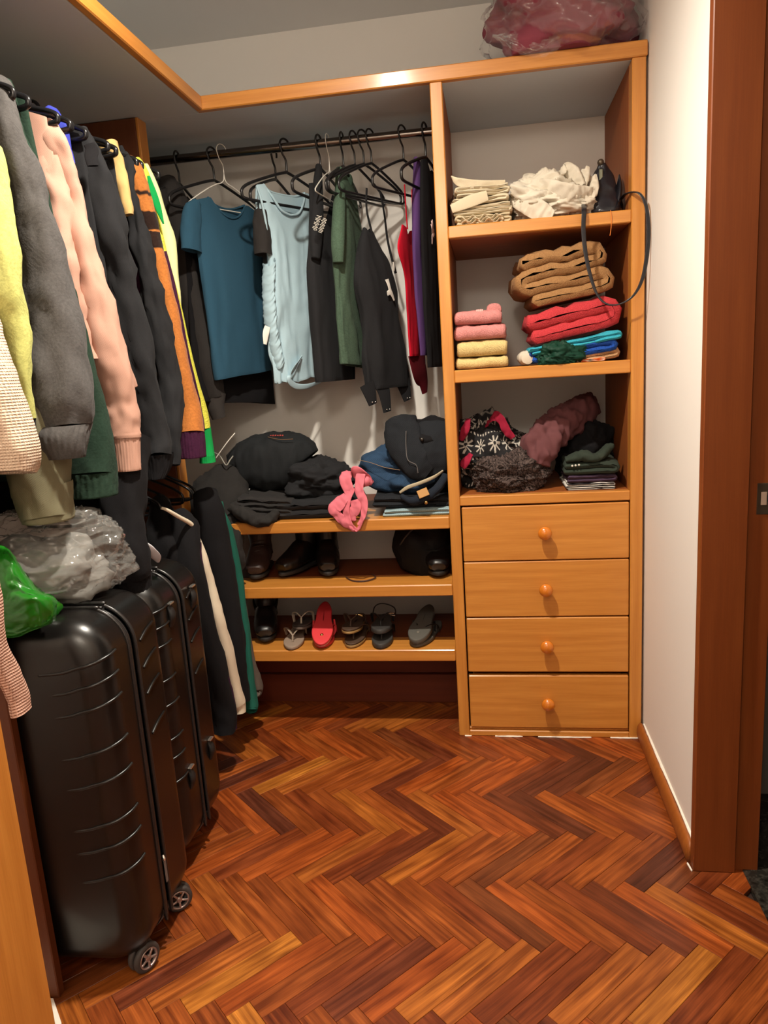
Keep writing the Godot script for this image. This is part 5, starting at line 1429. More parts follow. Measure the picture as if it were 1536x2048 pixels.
	ribbon(s, moved([Vector3(0.7147, 0.8974, -0.0700), Vector3(0.7282, 0.9161, -0.0700), Vector3(0.7446, 0.9365, -0.0800)], t.position), [0.012, 0.016, 0.010], Vector3(1, 0.3, 0.3), 0.004, 8, 0.006)
	part("lining", s, rasp, t)
	var mauve := cloth("mauve jersey", c8(106, 66, 68), "weave", 0.9, 0.2)
	t = thing("top", "dusky mauve top thrown in a long twist up to the back corner", "top", Vector3(0.9815, 0.9288, -0.1600), 0.0, "")
	s = Shape.new()
	tube(s, moved([Vector3(0.9476, 0.8909, -0.0900), Vector3(0.9658, 0.9547, -0.1100), Vector3(1.0079, 0.9892, -0.1600), Vector3(1.0734, 1.0215, -0.2400), Vector3(1.1420, 1.0626, -0.3200)], t.position), [Vector2(0.035, 0.04), Vector2(0.055, 0.05), Vector2(0.05, 0.06), Vector2(0.055, 0.06), Vector2(0.04, 0.045)], 48, 60, Vector3(0, 0, 1), true, 0.020, 9.0)
	part("twist", s, mauve, t)
	t = thing("scarf", "grey brown lacy scarf scrunched at the front of the bottom shelf", "scarf", Vector3(0.858, 0.8135, -0.10), 0.0, "")
	s = Shape.new()
	crumple(s, Vector3(0.225, 0.125, 0.15), 0.016, 1.4, 103.0, 64, 110, Vector3(0.9, 1.3, 1.0))
	part("heap", s, cloth("lacy grey", c8(96, 82, 78), "lace", 1.0, 0.1), t)
	var jet := cloth("jet black cotton", c8(27, 26, 28), "weave", 0.95, 0.2)
	t = thing("clothes_heap", "black garment heaped behind the folded shirts in the right corner", "garment", Vector3(1.125, 0.8135, -0.30), 0.0, "")
	s = Shape.new()
	crumple(s, Vector3(0.19, 0.20, 0.24), 0.012, 0.9, 111.0, 50, 80)
	part("heap", s, jet, t)
	var F := "folded shirts in the right corner of the bottom shelf"
	var bw := cloth("striped cotton", Color.WHITE, "weave")
	bw.vertex_color_use_as_albedo = true
	t = thing("shirt", "black and white striped shirt folded at the foot of the shirt pile", "shirt", Vector3(1.108, 0.8135, -0.135), 0.0, F)
	s = Shape.new()
	folded(s, 0.145, 0.0055, 4, 0.20, 58.0, 0.002)
	for k in s.v.size():
		s.col[k] = Color(0.75, 0.70, 0.64) if sin(s.v[k].y * 900.0) > 0.1 else Color(0.012, 0.011, 0.012)
	part("folds", s, bw, t)
	fold_thing("shirt", "dark purple shirt folded on the striped one", "shirt", F, Vector3(1.108, 0.8365, -0.135), 0.02, cloth("dusky purple", c8(72, 56, 74), "weave"), 0.15, 0.0125, 2, 0.20, 62.0)
	var moss := cloth("dark moss cotton", c8(52, 60, 52), "weave")
	var sh := fold_thing("shirt", "dark moss green buttoned shirt folded on top of the purple one", "shirt", F, Vector3(1.108, 0.8625, -0.135), -0.03, moss, 0.165, 0.019, 2, 0.21, 66.0)
	s = Shape.new()
	tube(s, [Vector3(-0.07, 0.045, 0.085), Vector3(-0.02, 0.058, 0.088), Vector3(0.02, 0.050, 0.085), Vector3(0.065, 0.075, 0.04)], [Vector2(0.010, 0.02), Vector2(0.016, 0.026), Vector2(0.014, 0.026), Vector2(0.012, 0.03)], 24, 40, Vector3(0, 0, 1), true, 0.007, 12.0)
	part("collar", s, moss, sh)
	for k in 3:
		s = Shape.new()
		lathe_at(s, Vector3(-0.052 + k * 0.010, 0.030 + k * 0.001, 0.110), 0.0035)
		part("button", s, plain("pearl button", c8(210, 206, 196), 0.3), sh)


# white snowflakes and zigzags on black, the print of a knitted jumper
func snow_knit() -> ImageTexture:
	var w := 384
	var h := 256
	var im := Image.create(w, h, false, Image.FORMAT_RGB8)
	var dark := c8(30, 28, 30)
	var pale := c8(206, 198, 186)
	for y in h:
		for x in w:
			var on := false
			var row := y / 64
			var yy := y % 64
			if row % 2 == 0:
				var cx := x % 48 - 24
				var cy := yy - 32
				var r := sqrt(float(cx * cx + cy * cy))
				if r < 20.0 and (absi(cx) < 3 or absi(cy) < 3 or absi(absi(cx) - absi(cy)) < 3) and r > 4.0:
					on = true
				if yy < 5 or yy > 59:
					on = (x / 6) % 2 == 0
			else:
				var zz := absi(x % 32 - 16)
				on = absi(yy - 20 - zz) < 4 or absi(yy - 44 + zz / 2) < 3 or (yy > 52 and yy < 57 and (x / 5) % 2 == 0)
			var f := rng.randf_range(0.8, 1.0)
			im.set_pixel(x, y, (pale if on else dark) * Color(f, f, f))
	return ImageTexture.create_from_image(im)


# ---------------------------------------------------------------- on the low rack
# the outline of a sole: toe at +z, length l, width w, pinched at the instep
func sole_ring(l: float, w: float, y: float, inset: float, seg := 40, skew := 0.0) -> PackedVector3Array:
	var p := PackedVector3Array()
	for k in seg:
		var a := TAU * k / seg
		var z := sin(a) * (l / 2.0 - inset)
		var f := z / (l / 2.0)
		var half := w * 0.5 * (0.86 + 0.16 * f - 0.20 * exp(-pow((f + 0.15) / 0.35, 2.0)))
		var x := cos(a) * (half - inset)
		p.append(Vector3(x + skew * cos(f * 1.6) * 0.012, y, z))
	return p


func sole(s: Shape, l: float, w: float, t: float, y0 := 0.0, seg := 40, curl := 0.0) -> void:
	var p := PackedVector3Array()
	for row in [[0.0, 0.03], [0.0, 0.004], [0.15, 0.0], [0.5, 0.001], [0.85, 0.0], [1.0, 0.004], [1.0, 0.03]]:
		p.append_array(sole_ring(l, w, y0 + t * row[0], row[1], seg))
	for k in p.size():
		var f := p[k].z / (l * 0.5)
		p[k].y += curl * pow(maxf(f, 0.0), 2.0)
	s.grid(p, 7, seg)
	for top in [0, 1]:                 # close the two faces
		var base := s.v.size()
		var y: float = y0 + t * top
		s.vert(Vector3(0, y, 0), Vector3.UP if top else Vector3.DOWN)
		for k in seg:
			s.vert(p[(6 if top else 0) * seg + k], Vector3.UP if top else Vector3.DOWN)
		for k in seg:
			if top:
				s.idx.append_array([base, base + 1 + k, base + 1 + (k + 1) % seg])
			else:
				s.idx.append_array([base, base + 1 + (k + 1) % seg, base + 1 + k])


# a thong sandal; its own axes: toe at +z, sole on y = 0
func flip_flop(called: String, label: String, group: String, at: Transform3D, m: Material, strap: Material, l := 0.235, w := 0.088, t := 0.017, plug: Material = null, footbed: Material = null) -> Node3D:
	var o := thing(called, label, "sandal", Vector3.ZERO, 0.0, group)
	o.transform = at
	var s := Shape.new()
	sole(s, l, w, t * (0.6 if footbed else 1.0), 0.0)
	part("sole", s, m, o)
	if footbed:
		s = Shape.new()
		sole(s, l * 0.985, w * 0.975, t * 0.4, t * 0.6)
		part("footbed", s, footbed, o)
	s = Shape.new()
	var post := Vector3(0.0, t, l * 0.30)
	wire(s, [post, post + Vector3(0, 0.014, -0.004), post + Vector3(0, 0.022, -0.012)], 0.0032, 8, 5)
	part("thong", s, strap, o)
	for side in [-1.0, 1.0]:
		s = Shape.new()
		ribbon(s, [post + Vector3(0, 0.020, -0.010), Vector3(side * w * 0.22, t + 0.034, l * 0.14), Vector3(side * w * 0.40, t + 0.026, -l * 0.01), Vector3(side * w * 0.41, t * 0.7, -l * 0.10)], [0.004, 0.0065, 0.007, 0.005], Vector3(side * 0.5, 0.3, 0.8), 0.002)
		part("strap", s, strap, o)
	if plug:
		s = Shape.new()
		lathe(s, [Vector2(0.0003, -0.003), Vector2(0.004, -0.003), Vector2(0.0055, -0.0015), Vector2(0.006, 0.001), Vector2(0.006, 0.002)], 18)
		lathe(s, [Vector2(0.0003, -0.0042), Vector2(0.0016, -0.004), Vector2(0.002, -0.003)], 12)
		var q := part("plug", s, plug, o)
		q.position = Vector3(0.0, 0.0, l * 0.30)
	return o


# a boot; its own axes: toe at +z, on y = 0
func boot(label: String, group: String, at: Transform3D, leather: Material, sole_m: Material, shaft: float, l := 0.25, called := "boot", laces := false) -> Node3D:
	var o := thing(called, label, "boot", Vector3.ZERO, 0.0, group)
	o.transform = at
	var s := Shape.new()
	sole(s, l, 0.088, 0.014, 0.0)
	var so := part("sole", s, sole_m, o)
	s = Shape.new()
	box(s, Vector3(0, -0.002, -l * 0.36), Vector3(0.062, 0.02, 0.06), 0.006)
	part("heel", s, sole_m, so)
	s = Shape.new()
	tube(s, [Vector3(0, 0.030, l * 0.485), Vector3(0, 0.036, l * 0.40), Vector3(0, 0.044, l * 0.18), Vector3(0, 0.060, -l * 0.06), Vector3(0, 0.058, -l * 0.30), Vector3(0, 0.052, -l * 0.455)], [Vector2(0.014, 0.024), Vector2(0.024, 0.036), Vector2(0.034, 0.042), Vector2(0.048, 0.038), Vector2(0.046, 0.036), Vector2(0.034, 0.026)], 28, 44, Vector3(1, 0, 0), true, 0.002, 10.0, 0.85)
	tube(s, [Vector3(0, 0.05, -l * 0.20), Vector3(0, 0.10, -l * 0.19), Vector3(0, lerpf(0.1, shaft, 0.5), -l * 0.20), Vector3(0, shaft, -l * 0.18)], [Vector2(0.040, 0.062), Vector2(0.038, 0.056), Vector2(0.042, 0.060), Vector2(0.046, 0.066)], 28, 40, Vector3(0, 0, 1), false, 0.004, 9.0, 0.9)
	part("upper", s, leather, o)
	if laces:
		for k in 5:
			s = Shape.new()
			var y := 0.075 + k * 0.014
			var z := l * 0.16 - k * 0.013
			wire(s, [Vector3(-0.022, y, z - 0.006), Vector3(0.0, y + 0.008, z + 0.004), Vector3(0.022, y + 0.006, z - 0.006)], 0.0022, 6, 6)
			part("lace", s, plain("dark lace", c8(58, 46, 40), 0.8), o)
	return o


func turned(at: Vector3, yaw: float, pitch := 0.0, roll := 0.0) -> Transform3D:
	return Transform3D(Basis.from_euler(Vector3(pitch, yaw, roll)), at)


func rack_contents() -> void:
	var jet := cloth("jet black cotton", c8(27, 26, 28), "weave", 0.95, 0.2)
	var black := cloth("black cotton", c8(40, 40, 42), "weave", 0.95, 0.25)
	var soft := cloth("black softshell", c8(36, 38, 40), "weave", 0.8, 0.2)
	var top := 0.750
	# ---- the black heap on the upper shelf
	var t := thing("jacket", "black padded jacket rolled into a cushion shape with a small red label", "jacket", Vector3(0.055, top + 0.085, -0.22), 0.0, "")
	var s := Shape.new()
	tube(s, [Vector3(-0.118, 0.080, 0.0), Vector3(-0.11, 0.082, 0.0), Vector3(-0.04, 0.088, 0.0), Vector3(0.04, 0.090, 0.0), Vector3(0.092, 0.086, 0.0), Vector3(0.102, 0.082, 0.0)], [Vector2(0.055, 0.06), Vector2(0.082, 0.085), Vector2(0.097, 0.10), Vector2(0.097, 0.10), Vector2(0.086, 0.09), Vector2(0.055, 0.06)], 60, 60, Vector3(0, 0, 1), true, 0.011, 6.0, 0.8)
	part("roll", s, soft, t)
	s = Shape.new()
	wire(s, moved([Vector3(-0.1228, 0.9573, -0.1200), Vector3(-0.0940, 0.9903, -0.1200), Vector3(-0.0717, 1.0160, -0.1250), Vector3(-0.0515, 1.0379, -0.1350)], t.position), 0.0018, 8, 8)
	part("piping", s, plain("white tape", c8(236, 232, 222), 0.7), t, "white piping")
	s = Shape.new()
	for k in 6:
		box(s, Vector3(-0.026 + k * 0.0085, 0.0, 0), Vector3(0.0055, 0.0045 + 0.002 * absf(sin(k * 2.0)), 0.0016), 0.0004)
	var lab := part("red_label", s, plain("red print", c8(156, 54, 48), 0.7), t)
	lab.position = Vector3(0.0880, 1.0190, -0.1700) - t.position
	lab.rotation = Vector3(-0.8, 0, -0.06)
	s = Shape.new()
	wire(s, moved([Vector3(0.0553, 1.0165, -0.1600), Vector3(0.1028, 1.0077, -0.1400), Vector3(0.1468, 1.0067, -0.1450)], t.position), 0.0011, 6, 6)
	part("seam", s, plain("brown stitching", c8(120, 88, 60), 0.8), t)
	t = thing("trousers", "black trousers folded loosely to the right of the padded jacket", "trousers", Vector3(0.215, top + 0.055, -0.20), 0.0, "")
	s = Shape.new()
	crumple(s, Vector3(0.225, 0.125, 0.24), 0.010, 0.8, 131.0, 50, 80)
	part("heap", s, black, t)
	fold_thing("trousers", "black trousers folded wide at the front under the padded jacket", "trousers", "", Vector3(0.215, top, -0.165), 0.02, black, 0.27, 0.030, 2, 0.25, 71.0, 0.0, 0.0, 0.004, false)
	fold_thing("trousers", "charcoal trousers whose folded edge shows open layers at the left", "trousers", "", Vector3(0.040, top + 0.012, -0.14), 0.10, cloth("charcoal cotton", c8(48, 46, 46), "weave", 0.95, 0.25), 0.19, 0.016, 4, 0.22, 75.0, 0.0, -0.10, 0.006)
	t = thing("garment", "black garment drooping over the left end of the upper rack shelf", "garment", Vector3(-0.095, top - 0.03, -0.09), 0.0, "")
	s = Shape.new()
	tube(s, [Vector3(0.01, 0.17, -0.10), Vector3(-0.02, 0.11, -0.02), Vector3(-0.03, 0.02, 0.04), Vector3(0.012, -0.05, 0.075), Vector3(0.04, -0.10, 0.09), Vector3(0.045, -0.13, 0.085)], [Vector2(0.06, 0.05), Vector2(0.10, 0.07), Vector2(0.095, 0.06), Vector2(0.075, 0.045), Vector2(0.045, 0.03), Vector2(0.02, 0.02)], 40, 60, Vector3(0, 0, 1), true, 0.014, 9.0)
	part("drape", s, cloth("dull black cotton", c8(46, 44, 43), "weave", 0.95, 0.25), t)
	s = Shape.new()
	tube(s, [Vector3(0.05, 0.085, 0.07), Vector3(0.11, 0.055, 0.09), Vector3(0.165, 0.035, 0.085), Vector3(0.20, 0.06, 0.06)], [Vector2(0.014, 0.02), Vector2(0.022, 0.03), Vector2(0.018, 0.028), Vector2(0.01, 0.02)], 28, 40, Vector3(0, 0, 1), true, 0.008, 12.0)
	part("fold", s, cloth("dull black cotton", c8(46, 44, 43), "weave", 0.95, 0.25), t)
	t = thing("bag_strap", "thin black strap with a pale edge looped above the heap in the corner", "strap", Vector3(-0.1211, 0.9128, -0.1400))
	s = Shape.new()
	wire(s, moved([Vector3(-0.1439, 0.9723, -0.1600), Vector3(-0.1117, 0.9624, -0.1300), Vector3(-0.0860, 0.9330, -0.1100), Vector3(-0.0737, 0.9482, -0.1200), Vector3(-0.0653, 0.9603, -0.1300)], t.position), 0.0022, 8, 8)
	part("strap", s, plain("grey cord", c8(150, 146, 136), 0.6), t)
	# ---- jeans
	var denim := cloth("blue denim", c8(52, 76, 104), "denim", 0.95, 0.1)
	var ddenim := cloth("black denim", c8(40, 42, 46), "denim", 0.95, 0.1)
	var ldenim := cloth("pale denim", c8(158, 182, 188), "denim", 0.95, 0.1)
	var J := "jeans stacked at the right of the upper rack shelf"
	fold_thing("jeans", "pale blue jeans folded flat at the foot of the jeans stack", "jeans", J, Vector3(0.560, top, -0.16), 0.02, ldenim, 0.225, 0.012, 2, 0.26, 81.0)
	fold_thing("jeans", "dark grey jeans folded just above the pale blue pair", "jeans", J, Vector3(0.535, top + 0.026, -0.17), 0.08, ddenim, 0.26, 0.019, 2, 0.26, 84.0, 0.0, -0.04)
	t = thing("jeans", "mid blue jeans with open waistband, cream lining and a tan leather patch", "jeans", Vector3(0.535, top + 0.060, -0.19), 0.0, J)
	s = Shape.new()
	crumple(s, Vector3(0.285, 0.17, 0.27), 0.010, 0.7, 141.0, 60, 90, Vector3(1, 0.8, 1))
	part("leg", s, denim, t)
	s = Shape.new()
	ribbon(s, moved([Vector3(0.5137, 0.8267, -0.0450), Vector3(0.5408, 0.8446, -0.0300), Vector3(0.5820, 0.8583, -0.0250), Vector3(0.6270, 0.8749, -0.0300), Vector3(0.6582, 0.8930, -0.0500)], t.position), [0.004, 0.006, 0.006, 0.006, 0.004], Vector3(0.3, 1, 0.2), 0.0022)
	part("lining", s, cloth("cream lining", c8(196, 184, 156), "weave"), t, "cream inside of the waistband")
	s = Shape.new()
	tube(s, moved([Vector3(0.5202, 0.8159, -0.0400), Vector3(0.5539, 0.8021, -0.0200), Vector3(0.5965, 0.8144, -0.0150), Vector3(0.6387, 0.8409, -0.0200), Vector3(0.6607, 0.8768, -0.0500)], t.position), [Vector2(0.008, 0.01), Vector2(0.014, 0.016), Vector2(0.014, 0.016), Vector2(0.014, 0.016), Vector2(0.01, 0.012)], 20, 40, Vector3(0, 0, 1), true, 0.003, 12.0)
	part("waistband", s, cloth("dark denim", c8(38, 44, 54), "denim", 0.95, 0.1), t)
	s = Shape.new()
	box(s, Vector3.ZERO, Vector3(0.034, 0.026, 0.003), 0.001)
	var patch := part("patch", s, plain("tan leather", c8(176, 128, 66), 0.6), t, "tan leather patch")
	patch.position = Vector3(0.5927, 0.8309, 0.0040) - t.position
	patch.rotation = Vector3(-0.4, 0.1, 0.35)
	s = Shape.new()
	lathe_at(s, Vector3(0.6006, 0.8002, 0.0040) - t.position, 0.006)
	part("button", s, plain("brass", c8(200, 160, 100), 0.3, 1.0), t)
	s = Shape.new()
	wire(s, moved([Vector3(0.3735, 0.9310, -0.1000), Vector3(0.4181, 0.9249, -0.0700), Vector3(0.4686, 0.9085, -0.0550), Vector3(0.5174, 0.8990, -0.0500)], t.position), 0.0009, 6, 8)
	part("seam", s, plain("tan stitching", c8(150, 120, 84), 0.8), t)
	t = thing("trousers", "black jeans draped over the top of the jeans stack against the tower", "trousers", Vector3(0.600, top + 0.15, -0.20), 0.0, J)
	s = Shape.new()
	crumple(s, Vector3(0.215, 0.15, 0.26), 0.008, 0.7, 151.0, 56, 84, Vector3(1, 0.8, 1))
	part("heap", s, jet, t)
	s = Shape.new()
	tube(s, moved([Vector3(0.5180, 1.0534, -0.1200), Vector3(0.5322, 0.9916, -0.0800), Vector3(0.5670, 0.9211, -0.0500), Vector3(0.6103, 0.8829, -0.0450)], t.position), [Vector2(0.05, 0.03), Vector2(0.06, 0.03), Vector2(0.05, 0.026), Vector2(0.03, 0.014)], 32, 40, Vector3(0, 0, 1), true, 0.008, 9.0)
	tube(s, moved([Vector3(0.6280, 1.0314, -0.1200), Vector3(0.6252, 0.9790, -0.0800), Vector3(0.6272, 0.9251, -0.0600), Vector3(0.6380, 0.8843, -0.0600)], t.position), [Vector2(0.05, 0.03), Vector2(0.055, 0.03), Vector2(0.05, 0.026), Vector2(0.03, 0.014)], 32, 40, Vector3(0, 0, 1), true, 0.007, 9.0)
	part("waist", s, ddenim, t)
	s = Shape.new()
	wire(s, moved([Vector3(0.5439, 1.0227, -0.0500), Vector3(0.5427, 0.9720, -0.0350), Vector3(0.5485, 0.9340, -0.0200), Vector3(0.5732, 0.9173, -0.0180), Vector3(0.5781, 0.8916, -0.0180)], t.position), 0.0014, 6, 8)
	part("fly_seam", s, plain("grey stitching", c8(96, 92, 90), 0.8), t)
	s = Shape.new()
	lathe_at(s, Vector3(0.5937, 0.9939, -0.0450) - t.position, 0.007)
	part("button", s, plain("gunmetal", c8(70, 66, 62), 0.35, 0.8), t)
	# ---- the pink top hanging over the edge
	var rose := cloth("rose pink jersey", c8(222, 118, 132), "weave", 0.9, 0.15)
	t = thing("top", "rose pink strappy top dangling over the front edge of the upper rack shelf", "top", Vector3(0.3654, 0.8160, 0.0000), 0.0, "")
	for f in [
		[[Vector3(0.4151, 0.8558, -0.0600), Vector3(0.3921, 0.8903, -0.0350), Vector3(0.3579, 0.9022, -0.0300), Vector3(0.3429, 0.8825, -0.0150), Vector3(0.3580, 0.8397, -0.0050)], [0.012, 0.018, 0.016, 0.016, 0.013]],
		[[Vector3(0.3933, 0.8943, -0.0300), Vector3(0.3880, 0.8469, -0.0040), Vector3(0.4032, 0.8077, 0.0060), Vector3(0.3999, 0.7683, 0.0120), Vector3(0.3834, 0.7366, 0.0140)], [0.012, 0.012, 0.010, 0.007, 0.005]],
		[[Vector3(0.3615, 0.8550, -0.0100), Vector3(0.3483, 0.8174, 0.0040), Vector3(0.3437, 0.7784, 0.0120), Vector3(0.3546, 0.7411, 0.0150), Vector3(0.3727, 0.7208, 0.0150)], [0.012, 0.010, 0.009, 0.007, 0.005]],
		[[Vector3(0.3507, 0.8317, -0.0060), Vector3(0.3249, 0.8101, 0.0040), Vector3(0.3048, 0.7875, 0.0100), Vector3(0.3198, 0.7645, 0.0120)], [0.012, 0.018, 0.016, 0.004]],
		[[Vector3(0.3041, 0.7838, 0.0080), Vector3(0.3228, 0.7611, 0.0120), Vector3(0.3414, 0.7412, 0.0140), Vector3(0.3597, 0.7242, 0.0140)], [0.010, 0.012, 0.010, 0.005]],
		[[Vector3(0.3939, 0.7522, 0.0120), Vector3(0.3794, 0.7239, 0.0150), Vector3(0.3629, 0.7211, 0.0150), Vector3(0.3514, 0.7442, 0.0140)], [0.004, 0.004, 0.004, 0.004]],
		[[Vector3(0.3711, 0.8165, 0.0040), Vector3(0.3766, 0.7927, 0.0080), Vector3(0.3622, 0.7692, 0.0100), Vector3(0.3673, 0.7494, 0.0100)], [0.010, 0.014, 0.012, 0.006]]]:
		s = Shape.new()
		ribbon(s, moved(f[0], t.position), f[1].map(func(h: float) -> float: return h * 1.3), Vector3(1, 0.15, 0.1), 0.0024, 8, 0.006)
		part("strap", s, rose, t)
	s = Shape.new()
	tube(s, moved([Vector3(0.3781, 0.8689, -0.0500), Vector3(0.4062, 0.8694, -0.0400), Vector3(0.4243, 0.8580, -0.0450)], t.position), [Vector2(0.012, 0.014), Vector2(0.018, 0.02), Vector2(0.008, 0.01)], 24, 24, Vector3(0, 0, 1), true, 0.006, 14.0)
	part("gather", s, rose, t)
	# ---- boots and a bag on the middle shelf
	var mid := 0.528
	var hide := plain("black boot leather", c8(15, 14, 14), 0.36)
	var brown := plain("brown boot leather", c8(46, 30, 26), 0.55)
	var rubber := plain("dark rubber", c8(30, 26, 24), 0.7)
	boot("brown laced ankle boot at the left end of the middle rack shelf", "", turned(Vector3(-0.022, mid + 0.012, -0.175), 0.15), brown, rubber, 0.175, 0.235, "boot", true)
	var B := "tall black leather boots on the middle rack shelf"
	boot("left of the two tall black leather boots, toe turned left", B, turned(Vector3(0.125, mid + 0.012, -0.205), -0.42), hide, rubber, 0.178, 0.25)
	boot("right of the two tall black leather boots, toe turned right", B, turned(Vector3(0.220, mid + 0.012, -0.205), 0.22), hide, rubber, 0.178, 0.25)
	t = thing("bag", "large slumped black bag at the right of the middle rack shelf", "bag", Vector3(0.570, mid, -0.20), 0.0, "")
	s = Shape.new()
	tube(s, [Vector3(0.02, 0.004, 0), Vector3(0.01, 0.03, 0.0), Vector3(-0.005, 0.09, 0.0), Vector3(0.015, 0.13, 0.0), Vector3(0.02, 0.165, 0.0)], [Vector2(0.078, 0.09), Vector2(0.088, 0.10), Vector2(0.108, 0.10), Vector2(0.085, 0.085), Vector2(0.07, 0.07)], 48, 50, Vector3(0, 0, 1), true, 0.010, 8.0, 0.85)
	part("body", s, cloth("black nylon", c8(22, 20, 20), "weave", 0.7, 0.05), t)
	s = Shape.new()
	wire(s, [Vector3(-0.085, 0.09, 0.06), Vector3(-0.06, 0.13, 0.09), Vector3(-0.03, 0.16, 0.08)], 0.003, 8, 6)
	part("zip", s, plain("dark zip", c8(46, 42, 40), 0.4), t)
	boot("low black shoe beside the slumped black bag on the middle rack shelf", "", turned(Vector3(0.612, mid + 0.012, -0.165), 0.12), hide, rubber, 0.075, 0.22, "shoe")
	t = thing("bag_strap", "thin dark strap looped on the front of the middle rack shelf", "strap", Vector3(0.36, mid, -0.07), 0.0, "")
	s = Shape.new()
	ribbon(s, [Vector3(-0.055, 0.006, -0.02), Vector3(-0.03, 0.003, 0.012), Vector3(0.0, 0.003, 0.026), Vector3(0.03, 0.004, 0.018), Vector3(0.05, 0.006, -0.01), Vector3(0.03, 0.006, -0.05)], [0.003, 0.003, 0.0035, 0.003, 0.003, 0.003], Vector3(0, 1, 0), 0.0014)
	part("loop", s, plain("dark brown strap", c8(66, 44, 36), 0.5), t)
	# ---- sandals on the lowest shelf
	var low := 0.305
	boot("scuffed black shoe half hidden by the ash grey trousers on the lowest shelf", "", turned(Vector3(-0.014, low + 0.012, -0.155), 0.25), hide, rubber, 0.105, 0.22, "shoe")
	var S := "thong sandals in a row on the lowest shelf"
	var taupe := plain("taupe rubber", c8(150, 130, 114), 0.75)
	var umber := plain("umber rubber", c8(92, 78, 70), 0.75)
	flip_flop("flip_flop", "pale taupe flip-flop lying flat under its darker partner", S, turned(Vector3(0.104, low + 0.002, -0.108), 0.12), taupe, plain("taupe strap", c8(150, 134, 118), 0.6), 0.22, 0.085, 0.013)
	flip_flop("flip_flop", "darker taupe flip-flop propped on the pale one behind", S, turned(Vector3(0.120, low + 0.030, -0.165), 0.16, -0.20), umber, plain("pale strap", c8(196, 180, 160), 0.6), 0.22, 0.085, 0.016, null, plain("dark footbed", c8(62, 52, 48), 0.8))
	var red := plain("coral red rubber", c8(222, 60, 66), 0.6)
	# upside down: the plug shows on the sole
	flip_flop("flip_flop", "coral red flip-flop lying sole up with a brass plug", S, turned(Vector3(0.210, low + 0.066, -0.100), 0.13, 0.33, PI), red, red, 0.235, 0.088, 0.016, plain("brass", c8(200, 160, 100), 0.3, 1.0), plain("pale coral rubber", c8(238, 150, 142), 0.6))
	flip_flop("flip_flop", "partner of the coral red flip-flop, hidden beneath it", S, turned(Vector3(0.210, low + 0.002, -0.125), 0.08), red, red, 0.225, 0.084, 0.014)
	var olive := plain("olive tan rubber", c8(150, 116, 68), 0.6)
	var cocoa := plain("cocoa rubber", c8(74, 54, 40), 0.7)
	flip_flop("sandal", "brown sandal with tan edge, lower of the pair next to the red flip-flop", S, turned(Vector3(0.326, low + 0.002, -0.125), -0.06), olive, cocoa, 0.225, 0.085, 0.016, null, cocoa)
	var sd := flip_flop("sandal", "brown sandal with gilt buckle stacked on its partner", S, turned(Vector3(0.314, low + 0.034, -0.135), -0.02, -0.12), olive, cocoa, 0.225, 0.085, 0.016, null, cocoa)
	s = Shape.new()
	wire(s, [Vector3(0.012, 0.050, 0.035), Vector3(0.034, 0.048, 0.030), Vector3(0.036, 0.040, 0.014), Vector3(0.014, 0.046, 0.018), Vector3(0.012, 0.050, 0.035)], 0.0026, 8, 6)
	part("buckle", s, plain("gilt", c8(220, 190, 130), 0.2, 1.0), sd)
	var slate := plain("slate rubber", c8(58, 56, 54), 0.6)
	var coal := plain("coal strap", c8(30, 28, 28), 0.3)
	flip_flop("sandal", "black sandal, lower of the pair left of the grey slides", S, turned(Vector3(0.418, low + 0.002, -0.115), 0.04), slate, coal, 0.225, 0.087, 0.019)
	sd = flip_flop("sandal", "black sandal with silver buckle stacked on its partner", S, turned(Vector3(0.414, low + 0.038, -0.128), 0.07, -0.10), slate, coal, 0.225, 0.087, 0.017)
	s = Shape.new()
	wire(s, [Vector3(0.020, 0.050, 0.020), Vector3(0.044, 0.046, 0.012), Vector3(0.046, 0.034, -0.004), Vector3(0.024, 0.042, 0.004), Vector3(0.020, 0.050, 0.020)], 0.0026, 8, 6)
	part("buckle", s, plain("steel stud", c8(190, 188, 184), 0.25, 1.0), sd)
	s = Shape.new()
	ribbon(s, [Vector3(-0.04, 0.012, -0.06), Vector3(-0.03, 0.055, -0.055), Vector3(0.0, 0.068, -0.05), Vector3(0.04, 0.05, -0.055), Vector3(0.042, 0.014, -0.06)], [0.009, 0.011, 0.012, 0.011, 0.009], Vector3(0, 0.2, 1), 0.002)
	part("ankle_strap", s, coal, sd)
	var moss := plain("moss grey rubber", c8(84, 82, 76), 0.7)
	flip_flop("flip_flop", "dark grey flip-flop lying sole up at the right end of the lowest shelf", S, turned(Vector3(0.556, low + 0.058, -0.118), -0.14, 0.20, PI), moss, coal, 0.235, 0.094, 0.020, plain("grey plug", c8(112, 106, 96), 0.6))
	flip_flop("flip_flop", "partner of the grey flip-flop, squeezed underneath it", S, turned(Vector3(0.569, low + 0.002, -0.128), -0.30), moss, coal, 0.23, 0.090, 0.016)


